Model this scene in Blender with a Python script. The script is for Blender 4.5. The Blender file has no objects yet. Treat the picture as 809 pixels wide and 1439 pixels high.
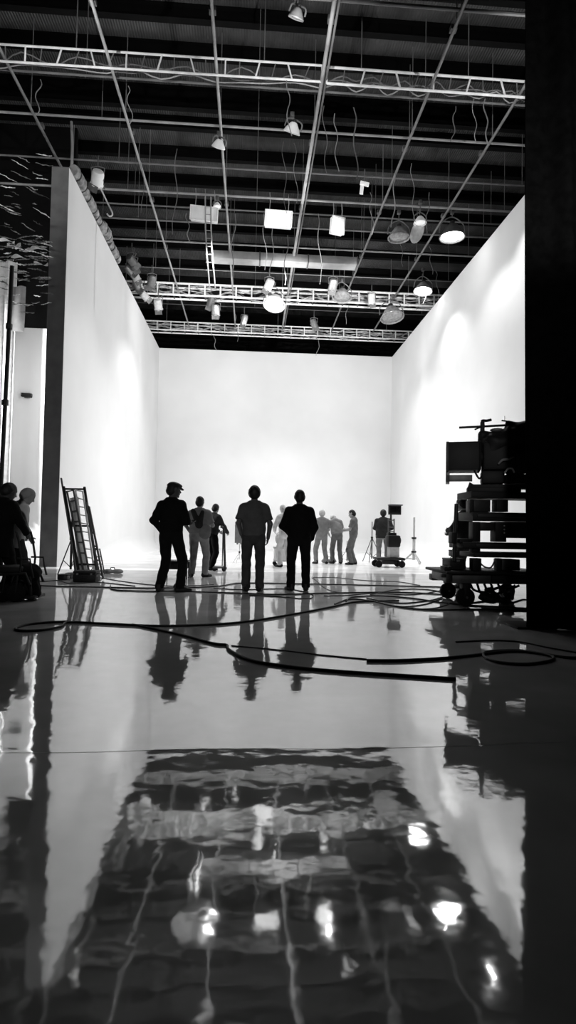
import bpy, bmesh, math, random
import numpy as np
from mathutils import Vector, Matrix

random.seed(7)
SC = bpy.context.scene
COL = SC.collection
PI = math.pi

# ------------------------------------------------------------------ camera
F, PITCH, ROLL, YAW, CAMH = 800.0, 0.0335, 0.0178, 0.0655, 1.0258
W_, H_ = 809.0, 1439.0
cam = bpy.data.cameras.new('camera')
cam.sensor_fit = 'AUTO'
cam.sensor_width = 36.0
cam.lens = F * 36.0 / H_
cam.clip_start = 0.02
cam.clip_end = 200
camo = bpy.data.objects.new('camera', cam)
COL.objects.link(camo)
camo.matrix_world = (Matrix.Translation((0, 0, CAMH)) @ Matrix.Rotation(-YAW, 4, 'Z')
                     @ Matrix.Rotation(PI / 2 + PITCH, 4, 'X') @ Matrix.Rotation(ROLL, 4, 'Z'))
SC.camera = camo
SC.view_settings.view_transform = 'Standard'
SC.view_settings.look = 'None'
SC.view_settings.exposure = 0.0
SC.view_settings.gamma = 1.0


def ray(u, v):
    c, s = math.cos(ROLL), math.sin(ROLL)
    a, b = u - W_ / 2, v - H_ / 2
    x, up = c * a + s * b, -(-s * a + c * b)
    yy = F * math.cos(PITCH) - up * math.sin(PITCH)
    z = F * math.sin(PITCH) + up * math.cos(PITCH)
    return Vector((x * math.cos(YAW) + yy * math.sin(YAW), -x * math.sin(YAW) + yy * math.cos(YAW), z))


def hz(u, v, Z):
    """world point at height Z seen at photo position (u, v)"""
    d = ray(u, v)
    t = (Z - CAMH) / d.z
    return Vector((d.x * t, d.y * t, Z))


def gnd(u, v, Z=0.0):
    return hz(u, v, Z)


def at(u, v, Y):
    """world point on the vertical plane y = Y"""
    d = ray(u, v)
    t = Y / d.y
    return Vector((d.x * t, Y, CAMH + d.z * t))


# ------------------------------------------------------------------ materials
def lin(s):
    s = s / 255.0
    return s / 12.92 if s <= 0.04045 else ((s + 0.055) / 1.055) ** 2.4


def mat(name, v, rough=0.6, metal=0.0, spec=0.3, vary=0.15, scale=6.0, bump=0.0, bscale=40.0, emit=0.0):
    m = bpy.data.materials.new(name)
    m.use_nodes = True
    nt = m.node_tree
    b = nt.nodes['Principled BSDF']
    tc = nt.nodes.new('ShaderNodeTexCoord')
    n = nt.nodes.new('ShaderNodeTexNoise')
    n.inputs['Scale'].default_value = scale
    n.inputs['Detail'].default_value = 4
    nt.links.new(tc.outputs['Object'], n.inputs['Vector'])
    r = nt.nodes.new('ShaderNodeMapRange')
    r.inputs['From Min'].default_value = 0.3
    r.inputs['From Max'].default_value = 0.7
    r.inputs['To Min'].default_value = v * (1 - vary)
    r.inputs['To Max'].default_value = v * (1 + vary)
    nt.links.new(n.outputs['Fac'], r.inputs['Value'])
    nt.links.new(r.outputs['Result'], b.inputs['Base Color'])
    b.inputs['Roughness'].default_value = rough
    b.inputs['Metallic'].default_value = metal
    b.inputs['Specular IOR Level'].default_value = spec
    if emit:
        b.inputs['Emission Color'].default_value = (1, 1, 1, 1)
        b.inputs['Emission Strength'].default_value = emit
    if bump:
        n2 = nt.nodes.new('ShaderNodeTexNoise')
        n2.inputs['Scale'].default_value = bscale
        n2.inputs['Detail'].default_value = 3
        nt.links.new(tc.outputs['Object'], n2.inputs['Vector'])
        bp = nt.nodes.new('ShaderNodeBump')
        bp.inputs['Strength'].default_value = bump
        bp.inputs['Distance'].default_value = 0.01
        nt.links.new(n2.outputs['Fac'], bp.inputs['Height'])
        nt.links.new(bp.outputs['Normal'], b.inputs['Normal'])
    return m


M = {}
M['wall_white'] = mat('white_stage_paint', 0.72, 0.85, 0, 0.1, 0.03, 0.7, 0.05, 30)
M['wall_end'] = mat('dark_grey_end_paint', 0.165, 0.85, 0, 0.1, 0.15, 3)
M['wall_black'] = mat('black_building_wall', 0.008, 0.9, 0, 0.05, 0.2, 1)
M['wall_pale'] = mat('pale_far_wall_paint', 0.55, 0.85, 0, 0.1, 0.06, 0.4)
M['black'] = mat('matte_black', 0.008, 0.6, 0, 0.25, 0.2, 9)
M['velvet'] = mat('black_drape_cloth', 0.0022, 1.0, 0, 0.0, 0.3, 9)
M['rubber'] = mat('black_rubber', 0.007, 0.7, 0, 0.15, 0.2, 20)
M['dark'] = mat('dark_grey_metal', 0.025, 0.5, 0.3, 0.3, 0.2, 9)
M['mid'] = mat('mid_grey_metal', 0.12, 0.5, 0.4, 0.3, 0.2, 9)
M['steel'] = mat('bright_steel', 0.45, 0.35, 0.7, 0.4, 0.15, 12)
M['alu'] = mat('pale_aluminium', 0.85, 0.45, 0.0, 0.4, 0.15, 12)
M['pipe'] = mat('grey_pipe_paint', 0.34, 0.5, 0.15, 0.3, 0.3, 2)
M['pipe_dim'] = mat('dim_pipe_paint', 0.17, 0.55, 0.1, 0.3, 0.3, 2)
M['beam'] = mat('black_roof_beam', 0.003, 0.8, 0, 0.1, 0.2, 3)
M['pale'] = mat('pale_cloth', 0.55, 0.8, 0, 0.1, 0.15, 9)
M['white'] = mat('white_cloth', 0.8, 0.8, 0, 0.1, 0.06, 9)
M['grey_cloth'] = mat('grey_cloth', 0.22, 0.85, 0, 0.1, 0.15, 9)
M['glass_grey'] = mat('grey_translucent_plastic', 0.25, 0.2, 0, 0.5, 0.3, 9)
M['lit'] = mat('lit_lamp_face', 0.9, 0.5, 0, 0.2, 0.02, 3, emit=14.0)
M['glow'] = mat('softbox_and_flag_glow', 0.85, 0.7, 0, 0.1, 0.04, 5, emit=0.38)
M['glow_dim'] = mat('dim_self_glow', 0.7, 0.7, 0, 0.1, 0.06, 5, emit=0.10)  # faint glow for a dim softbox; stands in for floor bounce on unlit lamps
M['glass'] = mat('dark_lens_glass', 0.01, 0.08, 0, 0.6, 0.1, 3)
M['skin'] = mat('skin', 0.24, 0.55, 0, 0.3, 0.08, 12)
M['skin_lit'] = mat('bright_lit_skin', 0.40, 0.55, 0, 0.3, 0.06, 12)  # paler copy of skin, with the bright stage light put into the colour
M['hair'] = mat('dark_hair', 0.008, 0.6, 0, 0.3, 0.3, 60)
M['cable'] = mat('black_cable', 0.006, 0.55, 0, 0.25, 0.2, 9)
M['swag'] = mat('pale_cable', 0.4, 0.4, 0.3, 0.4, 0.5, 8)


def cloth(name, v):
    return mat(name, v, 0.9, 0, 0.08, 0.18, 7, 0.12, 60)


# polished floor: dark slab under a mirror-like coat, gently uneven
def floor_material(name, base, reflect):
    m = bpy.data.materials.new(name)
    m.use_nodes = True
    nt = m.node_tree
    for nd in list(nt.nodes):
        nt.nodes.remove(nd)
    L = nt.links.new
    out = nt.nodes.new('ShaderNodeOutputMaterial')
    dif = nt.nodes.new('ShaderNodeBsdfDiffuse')
    glo = nt.nodes.new('ShaderNodeBsdfGlossy')
    mix = nt.nodes.new('ShaderNodeMixShader')
    geo = nt.nodes.new('ShaderNodeNewGeometry')
    # base colour mottling
    n = nt.nodes.new('ShaderNodeTexNoise')
    n.inputs['Scale'].default_value = 1.3
    n.inputs['Detail'].default_value = 6
    L(geo.outputs['Position'], n.inputs['Vector'])
    mr = nt.nodes.new('ShaderNodeMapRange')
    mr.inputs['From Min'].default_value = 0.3
    mr.inputs['From Max'].default_value = 0.7
    mr.inputs['To Min'].default_value = base * 0.8
    mr.inputs['To Max'].default_value = base * 1.2
    L(n.outputs['Fac'], mr.inputs['Value'])
    L(mr.outputs['Result'], dif.inputs['Color'])
    glo.inputs['Roughness'].default_value = 0.045
    glo.inputs['Color'].default_value = (0.97, 0.97, 0.97, 1)
    # unevenness
    mp = nt.nodes.new('ShaderNodeMapping')
    mp.inputs['Scale'].default_value = (1.0, 1.0, 1.0)
    L(geo.outputs['Position'], mp.inputs['Vector'])
    n1 = nt.nodes.new('ShaderNodeTexNoise')
    n1.inputs['Scale'].default_value = 5.0
    n1.inputs['Detail'].default_value = 2.5
    L(mp.outputs['Vector'], n1.inputs['Vector'])
    n2 = nt.nodes.new('ShaderNodeTexNoise')
    n2.inputs['Scale'].default_value = 1.1
    n2.inputs['Detail'].default_value = 1.5
    L(mp.outputs['Vector'], n2.inputs['Vector'])
    b1 = nt.nodes.new('ShaderNodeBump')
    b1.inputs['Strength'].default_value = 1.0
    b1.inputs['Distance'].default_value = 0.0015
    L(n1.outputs['Fac'], b1.inputs['Height'])
    b2 = nt.nodes.new('ShaderNodeBump')
    b2.inputs['Strength'].default_value = 1.0
    b2.inputs['Distance'].default_value = 0.0045
    L(n2.outputs['Fac'], b2.inputs['Height'])
    L(b1.outputs['Normal'], b2.inputs['Normal'])
    # ripple ridge in the coating along the joint in front of the camera
    sx = nt.nodes.new('ShaderNodeSeparateXYZ')
    L(geo.outputs['Position'], sx.inputs['Vector'])
    n3 = nt.nodes.new('ShaderNodeTexNoise')
    n3.inputs['Scale'].default_value = 2.2
    n3.inputs['Detail'].default_value = 3
    L(geo.outputs['Position'], n3.inputs['Vector'])
    a1 = nt.nodes.new('ShaderNodeMath'); a1.operation = 'MULTIPLY_ADD'
    a1.inputs[1].default_value = 0.10; a1.inputs[2].default_value = -2.72 - 0.05
    L(n3.outputs['Fac'], a1.inputs[0])
    a2 = nt.nodes.new('ShaderNodeMath'); a2.operation = 'ADD'
    L(sx.outputs['Y'], a2.inputs[0]); L(a1.outputs[0], a2.inputs[1])
    a3 = nt.nodes.new('ShaderNodeMath'); a3.operation = 'MULTIPLY'
    L(a2.outputs[0], a3.inputs[0]); L(a2.outputs[0], a3.inputs[1])
    a4 = nt.nodes.new('ShaderNodeMath'); a4.operation = 'MULTIPLY'
    a4.inputs[1].default_value = -900.0
    L(a3.outputs[0], a4.inputs[0])
    a5 = nt.nodes.new('ShaderNodeMath'); a5.operation = 'EXPONENT'
    L(a4.outputs[0], a5.inputs[0])
    b3 = nt.nodes.new('ShaderNodeBump')
    b3.inputs['Strength'].default_value = 1.0
    b3.inputs['Distance'].default_value = 0.0004
    L(a5.outputs[0], b3.inputs['Height'])
    L(b2.outputs['Normal'], b3.inputs['Normal'])
    L(b3.outputs['Normal'], glo.inputs['Normal'])
    lw = nt.nodes.new('ShaderNodeLayerWeight')
    lw.inputs['Blend'].default_value = 0.5
    fr = nt.nodes.new('ShaderNodeMapRange')
    fr.inputs['From Min'].default_value = 0.15
    fr.inputs['From Max'].default_value = 1.0
    fr.inputs['To Min'].default_value = reflect[0]
    fr.inputs['To Max'].default_value = reflect[1]
    L(lw.outputs['Facing'], fr.inputs['Value'])
    L(fr.outputs['Result'], mix.inputs['Fac'])
    L(dif.outputs[0], mix.inputs[1])
    L(glo.outputs[0], mix.inputs[2])
    L(mix.outputs[0], out.inputs['Surface'])
    return m


def corrugated(name, v):
    m = mat(name, v, 0.8, 0, 0.1, 0.3, 1.5)
    nt = m.node_tree
    b = nt.nodes['Principled BSDF']
    geo = nt.nodes.new('ShaderNodeNewGeometry')
    w = nt.nodes.new('ShaderNodeTexWave')
    w.bands_direction = 'X'
    w.inputs['Scale'].default_value = 4.5
    w.inputs['Distortion'].default_value = 0.3
    nt.links.new(geo.outputs['Position'], w.inputs['Vector'])
    bp = nt.nodes.new('ShaderNodeBump')
    bp.inputs['Strength'].default_value = 0.9
    bp.inputs['Distance'].default_value = 0.015
    nt.links.new(w.outputs['Fac'], bp.inputs['Height'])
    nt.links.new(bp.outputs['Normal'], b.inputs['Normal'])
    return m


# ------------------------------------------------------------------ mesh builder
class MB:
    def __init__(s):
        s.v = []
        s.f = []

    def add(s, vs, fs):
        o = len(s.v)
        s.v += [tuple(p) for p in vs]
        s.f += [tuple(i + o for i in f) for f in fs]
        return s

    def box(s, x0, x1, y0, y1, z0, z1):
        vs = [(x, y, z) for z in (z0, z1) for y in (y0, y1) for x in (x0, x1)]
        return s.add(vs, [(0, 2, 3, 1), (4, 5, 7, 6), (0, 1, 5, 4), (2, 6, 7, 3), (0, 4, 6, 2), (1, 3, 7, 5)])

    def obox(s, c, size, R=None, bev=0.0):
        """box with chamfered vertical/horizontal edges when bev > 0, turned by matrix R"""
        c = Vector(c)
        R = R or Matrix.Identity(3)
        bm = bmesh.new()
        bmesh.ops.create_cube(bm, size=1.0)
        for v in bm.verts:
            v.co = Vector((v.co.x * size[0], v.co.y * size[1], v.co.z * size[2]))
        if bev:
            bmesh.ops.bevel(bm, geom=list(bm.edges), offset=min(bev, 0.45 * min(size)), segments=2, affect='EDGES', profile=0.5)
        bm.verts.index_update()
        vs = [c + R @ v.co for v in bm.verts]
        fs = [[v.index for v in f.verts] for f in bm.faces]
        bm.free()
        return s.add(vs, fs)

    def tube(s, pts, r, n=8, closed=False, caps=True):
        pts = [Vector(p) for p in pts]
        m = len(pts)
        rs = r if isinstance(r, (list, tuple)) else [r] * m
        vs, fs = [], []
        up = None
        for i, p in enumerate(pts):
            a = pts[(i - 1) % m] if (closed or i > 0) else p
            b = pts[(i + 1) % m] if (closed or i < m - 1) else p
            t = (b - a)
            t = t.normalized() if t.length > 1e-9 else Vector((0, 0, 1))
            if up is None:
                up = Vector((0, 0, 1)) if abs(t.z) < 0.9 else Vector((1, 0, 0))
            side = t.cross(up)
            if side.length < 1e-6:
                side = t.cross(Vector((1, 0.3, 0)))
            side.normalize()
            up = side.cross(t).normalized()
            for k in range(n):
                an = 2 * PI * k / n
                vs.append(p + side * math.cos(an) * rs[i] + up * math.sin(an) * rs[i])
        for i in range(m if closed else m - 1):
            j = (i + 1) % m
            for k in range(n):
                k2 = (k + 1) % n
                fs.append((i * n + k, i * n + k2, j * n + k2, j * n + k))
        if caps and not closed:
            fs.append(tuple(range(n))[::-1])
            fs.append(tuple((m - 1) * n + k for k in range(n)))
        return s.add(vs, fs)

    def cyl(s, a, b, r, r2=None, n=16):
        return s.tube([a, b], [r, r if r2 is None else r2], n)

    def lathe(s, prof, c=(0, 0, 0), R=None, n=24):
        c = Vector(c)
        R = R or Matrix.Identity(3)
        vs, fs = [], []
        for (r, z) in prof:
            for k in range(n):
                an = 2 * PI * k / n
                vs.append(c + R @ Vector((r * math.cos(an), r * math.sin(an), z)))
        for i in range(len(prof) - 1):
            for k in range(n):
                k2 = (k + 1) % n
                fs.append((i * n + k, i * n + k2, (i + 1) * n + k2, (i + 1) * n + k))
        if prof[0][0] > 1e-5:
            fs.append(tuple(range(n))[::-1])
        if prof[-1][0] > 1e-5:
            fs.append(tuple((len(prof) - 1) * n + k for k in range(n)))
        return s.add(vs, fs)

    def ball(s, c, r, n=14, m=9, R=None):
        c = Vector(c)
        R = R or Matrix.Identity(3)
        if not isinstance(r, (tuple, list)):
            r = (r, r, r)
        vs, fs = [c + R @ Vector((0, 0, -r[2]))], []
        for i in range(1, m):
            ph = -PI / 2 + PI * i / m
            for k in range(n):
                an = 2 * PI * k / n
                vs.append(c + R @ Vector((r[0] * math.cos(ph) * math.cos(an), r[1] * math.cos(ph) * math.sin(an), r[2] * math.sin(ph))))
        vs.append(c + R @ Vector((0, 0, r[2])))
        for k in range(n):
            fs.append((0, 1 + (k + 1) % n, 1 + k))
            fs.append((len(vs) - 1, 1 + (m - 2) * n + k, 1 + (m - 2) * n + (k + 1) % n))
        for i in range(m - 2):
            for k in range(n):
                k2 = (k + 1) % n
                fs.append((1 + i * n + k, 1 + i * n + k2, 1 + (i + 1) * n + k2, 1 + (i + 1) * n + k))
        return s.add(vs, fs)

    def sheet(s, fn, nu, nv, thick=0.0):
        """surface fn(u, v), u, v in 0..1; with a back skin when thick > 0"""
        g = [[Vector(fn(i / nu, j / nv)) for i in range(nu + 1)] for j in range(nv + 1)]
        vs = [p for row in g for p in row]
        w = nu + 1
        fs = [(j * w + i, j * w + i + 1, (j + 1) * w + i + 1, (j + 1) * w + i) for j in range(nv) for i in range(nu)]
        if thick:
            o = len(vs)
            back = []
            for j in range(nv + 1):
                for i in range(nu + 1):
                    a = g[j][min(i + 1, nu)] - g[j][max(i - 1, 0)]
                    b = g[min(j + 1, nv)][i] - g[max(j - 1, 0)][i]
                    back.append(g[j][i] - a.cross(b).normalized() * thick)
            vs += back
            fs += [(o + j * w + i, o + (j + 1) * w + i, o + (j + 1) * w + i + 1, o + j * w + i + 1) for j in range(nv) for i in range(nu)]
            rim = [i for i in range(nu + 1)] + [j * w + nu for j in range(1, nv + 1)] + [nv * w + i for i in range(nu - 1, -1, -1)] + [j * w for j in range(nv - 1, 0, -1)]
            for q in range(len(rim)):
                a, b = rim[q], rim[(q + 1) % len(rim)]
                fs.append((b, a, o + a, o + b))
        return s.add(vs, fs)

    def build(s, name, m, parent=None, loc=None, smooth=True):
        me = bpy.data.meshes.new(name)
        me.from_pydata(s.v, [], s.f)
        me.update()
        if smooth:
            me.polygons.foreach_set('use_smooth', [True] * len(me.polygons))
            me.set_sharp_from_angle(angle=0.7)
        me.materials.append(m)
        o = bpy.data.objects.new(name, me)
        COL.objects.link(o)
        if parent is not None:
            o.parent = parent
        if loc is not None:
            o.location = loc
        return o


def tag(o, label=None, cat=None, group=None, kind=None):
    if label:
        o['label'] = label
    if cat:
        o['category'] = cat
    if group:
        o['group'] = group
    if kind:
        o['kind'] = kind
    return o


def thing(name, label, cat, loc=(0, 0, 0), rz=0.0, group=None):
    o = bpy.data.objects.new(name, None)
    o.empty_display_size = 0.1
    COL.objects.link(o)
    o.location = loc
    o.rotation_euler = (0, 0, rz)
    return tag(o, label, cat, group)


def struct(name, mb, m, parent=None, label=None):
    o = mb.build(name, m, parent)
    if parent is None:
        tag(o, label, None, None, 'structure')
    return o


KIDS = {}


def copy_tree(o, parent=None):
    c = o.copy()
    COL.objects.link(c)
    c.parent = parent
    for ch in list(o.children):
        copy_tree(ch, c)
    return c


ORD = ['first', 'second', 'third', 'fourth', 'fifth', 'sixth', 'seventh', 'eighth', 'ninth', 'tenth', 'eleventh', 'twelfth',
       'thirteenth', 'fourteenth', 'fifteenth', 'sixteenth', 'seventeenth', 'eighteenth', 'nineteenth', 'twentieth',
       'twenty-first', 'twenty-second', 'twenty-third', 'twenty-fourth', 'twenty-fifth', 'twenty-sixth', 'twenty-seventh',
       'twenty-eighth', 'twenty-ninth', 'thirtieth']


def smooth_path(pts, n=8):
    """Catmull-Rom through the points"""
    P = [Vector(p) for p in pts]
    P = [P[0] * 2 - P[1]] + P + [P[-1] * 2 - P[-2]]
    out = []
    for i in range(1, len(P) - 2):
        for k in range(n):
            t = k / n
            a, b, c, d = P[i - 1], P[i], P[i + 1], P[i + 2]
            out.append(0.5 * ((2 * b) + (c - a) * t + (2 * a - 5 * b + 4 * c - d) * t * t + (3 * b - a - 3 * c + d) * t ** 3))
    out.append(P[-2])
    return out

# ------------------------------------------------------------------ the setting
XL, XR, XO, YF, YB, WH = -4.93, 7.40, -5.37, 15.0, 29.8, 10.46
floor_m = floor_material('polished_grey_floor', 0.45, (0.28, 0.56))
stage_m = floor_material('white_stage_floor', 0.78, (0.12, 0.40))  # white paint; also stands in for light falling off before the stage
mb = MB()
mb.add([(-16, -6, 0), (14, -6, 0), (14, 14.2, 0), (-16, 14.2, 0)], [(0, 1, 2, 3)])
mb.add([(-16, 14.2, 0), (-5.15, 14.2, 0), (-5.15, 33, 0), (-16, 33, 0)], [(0, 1, 2, 3)])
mb.add([(7.6, 14.2, 0), (14, 14.2, 0), (14, 33, 0), (7.6, 33, 0)], [(0, 1, 2, 3)])
mb.add([(-5.15, 30.0, 0), (7.6, 30.0, 0), (7.6, 33, 0), (-5.15, 33, 0)], [(0, 1, 2, 3)])
struct('floor', mb, floor_m)
mb = MB().add([(-5.15, 14.2, 0), (7.6, 14.2, 0), (7.6, 30.0, 0), (-5.15, 30.0, 0)], [(0, 1, 2, 3)])
struct('floor_stage', mb, stage_m)

# stage walls, each with its curved foot
RC = 0.7
mb = MB().box(XO, XL, YF, YB + 0.3, 0, WH)
def foot(y):
    return RC * min(1.0, max(0.0, (y - YF - 1.0) / 7.0)) + 0.002
mb.sheet(lambda u, v: (XL + foot(YF + u * (YB - YF)) * (1 - math.sin(PI / 2 * v)), YF + 0.02 + u * (YB - YF - 0.02), foot(YF + u * (YB - YF)) * (1 - math.cos(PI / 2 * v))), 16, 10)
wl = struct('wall_left', mb, M['wall_white'])
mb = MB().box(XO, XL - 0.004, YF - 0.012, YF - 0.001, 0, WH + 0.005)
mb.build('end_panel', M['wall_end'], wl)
mb = MB().box(XR, XR + 0.4, 13.6, YB + 0.3, 0, WH)
mb.sheet(lambda u, v: (XR - RC * (1 - math.sin(PI / 2 * v)), 13.62 + u * (YB - 13.62), RC * (1 - math.cos(PI / 2 * v))), 6, 10)
struct('wall_right', mb, M['wall_white'])
mb = MB().box(XO, XR + 0.4, YB, YB + 0.3, 0, WH)
mb.sheet(lambda u, v: (XL + u * (XR - XL), YB - RC * (1 - math.sin(PI / 2 * v)), RC * (1 - math.cos(PI / 2 * v))), 6, 10)
struct('wall_back', mb, M['wall_white'])

# the dark building round it
struct('wall_building_rear', MB().box(-16, 14, 33, 33.2, 0, 14), M['wall_black'])
struct('wall_building_left', MB().box(-16.2, -16, -6, 33.2, 0, 14), M['wall_black'])
struct('wall_building_right', MB().box(14, 14.2, -6, 33.2, 0, 14), M['wall_black'])
struct('ceiling', MB().box(-16.2, 14.2, -6, 33.2, 13.75, 13.95), corrugated('corrugated_roof_deck', 0.065))
for k, y in enumerate([4.2, 6.0, 7.8, 9.6, 11.2, 12.5, 13.6, 14.7, 16.2, 17.4, 18.8, 20.3, 21.8, 23.4, 25.0, 26.8, 28.6, 30.6]):
    mb = MB()
    hgt = 0.34 if k != 8 else 0.6
    mb.box(-16, 14, y - 0.1, y + 0.1, 13.71, 13.75)
    mb.box(-16, 14, y - 0.012, y + 0.012, 13.75 - hgt, 13.71)
    mb.box(-16, 14, y - 0.09, y + 0.09, 13.72 - hgt, 13.75 - hgt)
    o = struct('ceiling_beam', mb, M['beam'])

# pale wall outside the stage, on the left
YP = 17.6
pz = at(44, 461, YP).z
mb = MB().box(-16, -5.6, YP, YP + 0.25, 0, pz)
struct('wall_far_left', mb, M['wall_pale'])
struct('wall_above_far_left', MB().box(-16, -5.6, YP + 0.05, YP + 0.2, pz, 13.4), M['wall_black'])

# ------------------------------------------------------------------ black drape on the right
c0 = gnd(741, 884)
dx, dy = c0.x, c0.y
root = thing('black_drape', 'tall black drape hanging at the right edge from above the frame to the floor', 'drape', (dx, dy, 0))
def drape(u, v):
    x = u * 4.6
    amp = 0.07 * (1 - 0.35 * v)
    y = amp * math.sin(x * 9.0 + 0.6 * math.sin(2.3 * x)) + 0.03 * math.sin(x * 21 + v * 3)
    return (x + 0.05 * (1 - v) ** 6 * math.sin(3 * x) - 0.05 * v, y, 0.012 + v * 8.6)
MB().sheet(drape, 150, 14, 0.012).build('drape_panel', M['velvet'], root)
MB().sheet(lambda u, v: (u * 4.6, drape(u, 0)[1] - 0.012 - 0.006 * math.sin(PI * v), 0.006 + v * 0.09), 150, 3, 0.02).build('hem', M['velvet'], root)
MB().cyl((-0.2, 0, 8.64), (4.8, 0, 8.64), 0.03).build('support_pipe', M['dark'], root)
# upright at the drape's free edge, standing in a base plate
mb = MB().cyl((0.1, 0.16, 0.02), (0.1, 0.16, 8.64), 0.025)
mb.build('upright', M['black'], root)
MB().obox((0.1, 0.2, 0.012), (0.45, 0.45, 0.024), None, 0.004).build('base_plate', M['black'], root)

# ------------------------------------------------------------------ overhead grid
GZ = 11.4
xs = [hz(3, 75, GZ).x, hz(128, 0, GZ).x, hz(297, 0, GZ).x, hz(470, 0, GZ).x, hz(655, 0, GZ).x, hz(719, 150, GZ).x]
for i, x in enumerate(xs):
    root = thing('grid_pipe', 'grey ceiling grid pipe running from front to back, %s from the left' % ORD[i], 'pipe', (x, 0, GZ), 0, 'grid pipes running front to back')
    r = 0.035 if i != 3 else 0.045
    mb = MB().cyl((0, 3, 0), (0, 29.2, 0), r, None, 10)
    mb.build('pipe', M['pipe'] if i in (1, 2, 3) else M['pipe_dim'], root)
    if i == 3:
        MB().cyl((0.1, 3, 0.03), (0.1, 29.2, 0.03), 0.025, None, 8).build('conduit', M['pipe_dim'], root)
    for y in (8, 11, 14.2, 17.5, 21, 25):
        mb = MB().cyl((0, y, 0.05), (0, y, 2.3), 0.012, None, 6)
        mb.build('hanger_rod', M['pipe_dim'], root)
    for y in (11.2, 14.9, 18, 21):
        MB().obox((0, y, 0.07), (0.14, 0.14, 0.1), None, 0.01).build('clamp', M['mid'], root)

vs = [(600, 17, GZ), (400, 131, GZ), (400, 188, GZ), (400, 246, GZ + 0.1), (400, 284, GZ), (400, 303, GZ + 0.15), (400, 323, GZ), (400, 351, GZ), (400, 388, GZ), (400, 437, GZ)]
for i, (u, v, z) in enumerate(vs):
    p = hz(u, v, z)
    root = thing('cross_pipe', 'thin grey pipe crossing the ceiling from side to side, %s back from the camera' % ORD[i], 'pipe', (0, p.y, z + 0.1), 0, 'cross pipes of the ceiling grid')
    r = [0.035, 0.025, 0.03, 0.025, 0.035, 0.025, 0.03, 0.03, 0.02, 0.02][i]
    MB().cyl((-11, 0, 0), (11, 0, 0), r, None, 8).build('pipe', M['pipe'] if i in (2, 4, 7) else M['pipe_dim'], root)
    for k in range(5):
        x = -8 + 4 * k
        MB().cyl((x, 0, 0.03), (x, 0, 13.4 - p.z), 0.01, None, 6).build('hanger_rod', M['pipe_dim'], root)


def truss(name, label, a, b, hgt, dep, n, mt, rc=0.026):
    """box truss from a to b (bottom front chord ends); a flat ladder when dep is 0"""
    a, b = Vector(a), Vector(b)
    L = (b - a).length
    ang = math.atan2(b.y - a.y, b.x - a.x)
    root = thing(name, label, 'truss', a, ang)
    tilt = (b.z - a.z) / L
    P = lambda x, y, z: (x, y, z + tilt * x)
    for y in ((0, dep) if dep else (0,)):
        for z in (0, hgt):
            MB().cyl(P(0, y, z), P(L, y, z), rc, None, 8).build('chord', mt, root)
    for k in range(n + 1):
        x = L * k / n
        lean = 0.0 if dep or k in (0, n) else 0.06 * math.sin(k * 2.1)
        mb = MB().cyl(P(min(L, max(0, x - lean)), 0, 0), P(min(L, max(0, x + lean)), 0, hgt), rc * 0.8, None, 6)
        mb.build('rung', mt, root)
        if dep:
            mb = MB().tube([P(x, dep, 0), P(x, 0, 0), P(x, 0, hgt), P(x, dep, hgt)], rc * 0.7, 6, True)
            mb.build('spacer', M['mid'], root)
    for f in (0.12, 0.5, 0.88):
        MB().cyl(P(L * f, dep / 2, hgt), P(L * f, dep / 2, 13.4 - a.z - tilt * L * f), 0.012, None, 6).build('hanger_wire', M['pipe_dim'], root)
    if dep:
        pts = []
        for k in range(n + 1):
            pts.append(P(L * k / n, dep, 0 if k % 2 else hgt))
        MB().tube(pts, rc * 0.6, 6).build('diagonal_bracing', M['mid'], root)
    else:
        for k in range(0, n):
            x = L * (k + 0.5) / n
            MB().cyl(P(x - 0.05, 0.02, 0.02), P(x + 0.08 * math.sin(k), 0.02, hgt - 0.02), rc * 0.5, None, 6).build('thin_rung', M['pipe_dim'], root)
    return root


M['truss_front'] = mat('front_truss_paint', 0.9, 0.5, 0.0, 0.4, 0.2, 3)
def hzy(u, v, Y):
    return at(u, v, Y)
pA = hz(440, 113, GZ)
YT = pA.y
TH = 0.385
t1 = truss('lighting_truss', 'long ladder truss across the ceiling near the camera, left section', (at(-260, 82, YT).x, YT, at(200, 101, YT).z), (at(452, 114, YT).x, YT, at(452, 115, YT).z), TH, 0, 15, M['truss_front'], 0.024)
t2 = truss('lighting_truss', 'short ladder truss across the ceiling near the camera, right section by the black drape', (at(459, 115, YT).x, YT, at(459, 117, YT).z), (at(850, 146, YT).x, YT, at(719, 136, YT).z), TH, 0, 8, M['truss_front'], 0.028)
pB = hz(400, 421, 11.1)
t3 = truss('lighting_truss', 'bright cable-wrapped truss hanging over the stage, second from the back wall', (-6.2, pB.y, 11.1), (8.6, pB.y, 11.1), 0.5, 0.45, 22, M['alu'], 0.045)
pC = hz(400, 470, 11.0)
t4 = truss('lighting_truss', 'bright truss nearest the back wall, hanging above the white wall top', (-6.2, pC.y, 11.0), (8.6, pC.y, 11.0), 0.42, 0.45, 22, M['alu'], 0.034)
for t, n in ((t1, 3), (t2, 2), (t3, 5), (t4, 5)):
    for k in range(n):
        for ch in list(t.children)[:0]:
            pass
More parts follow.
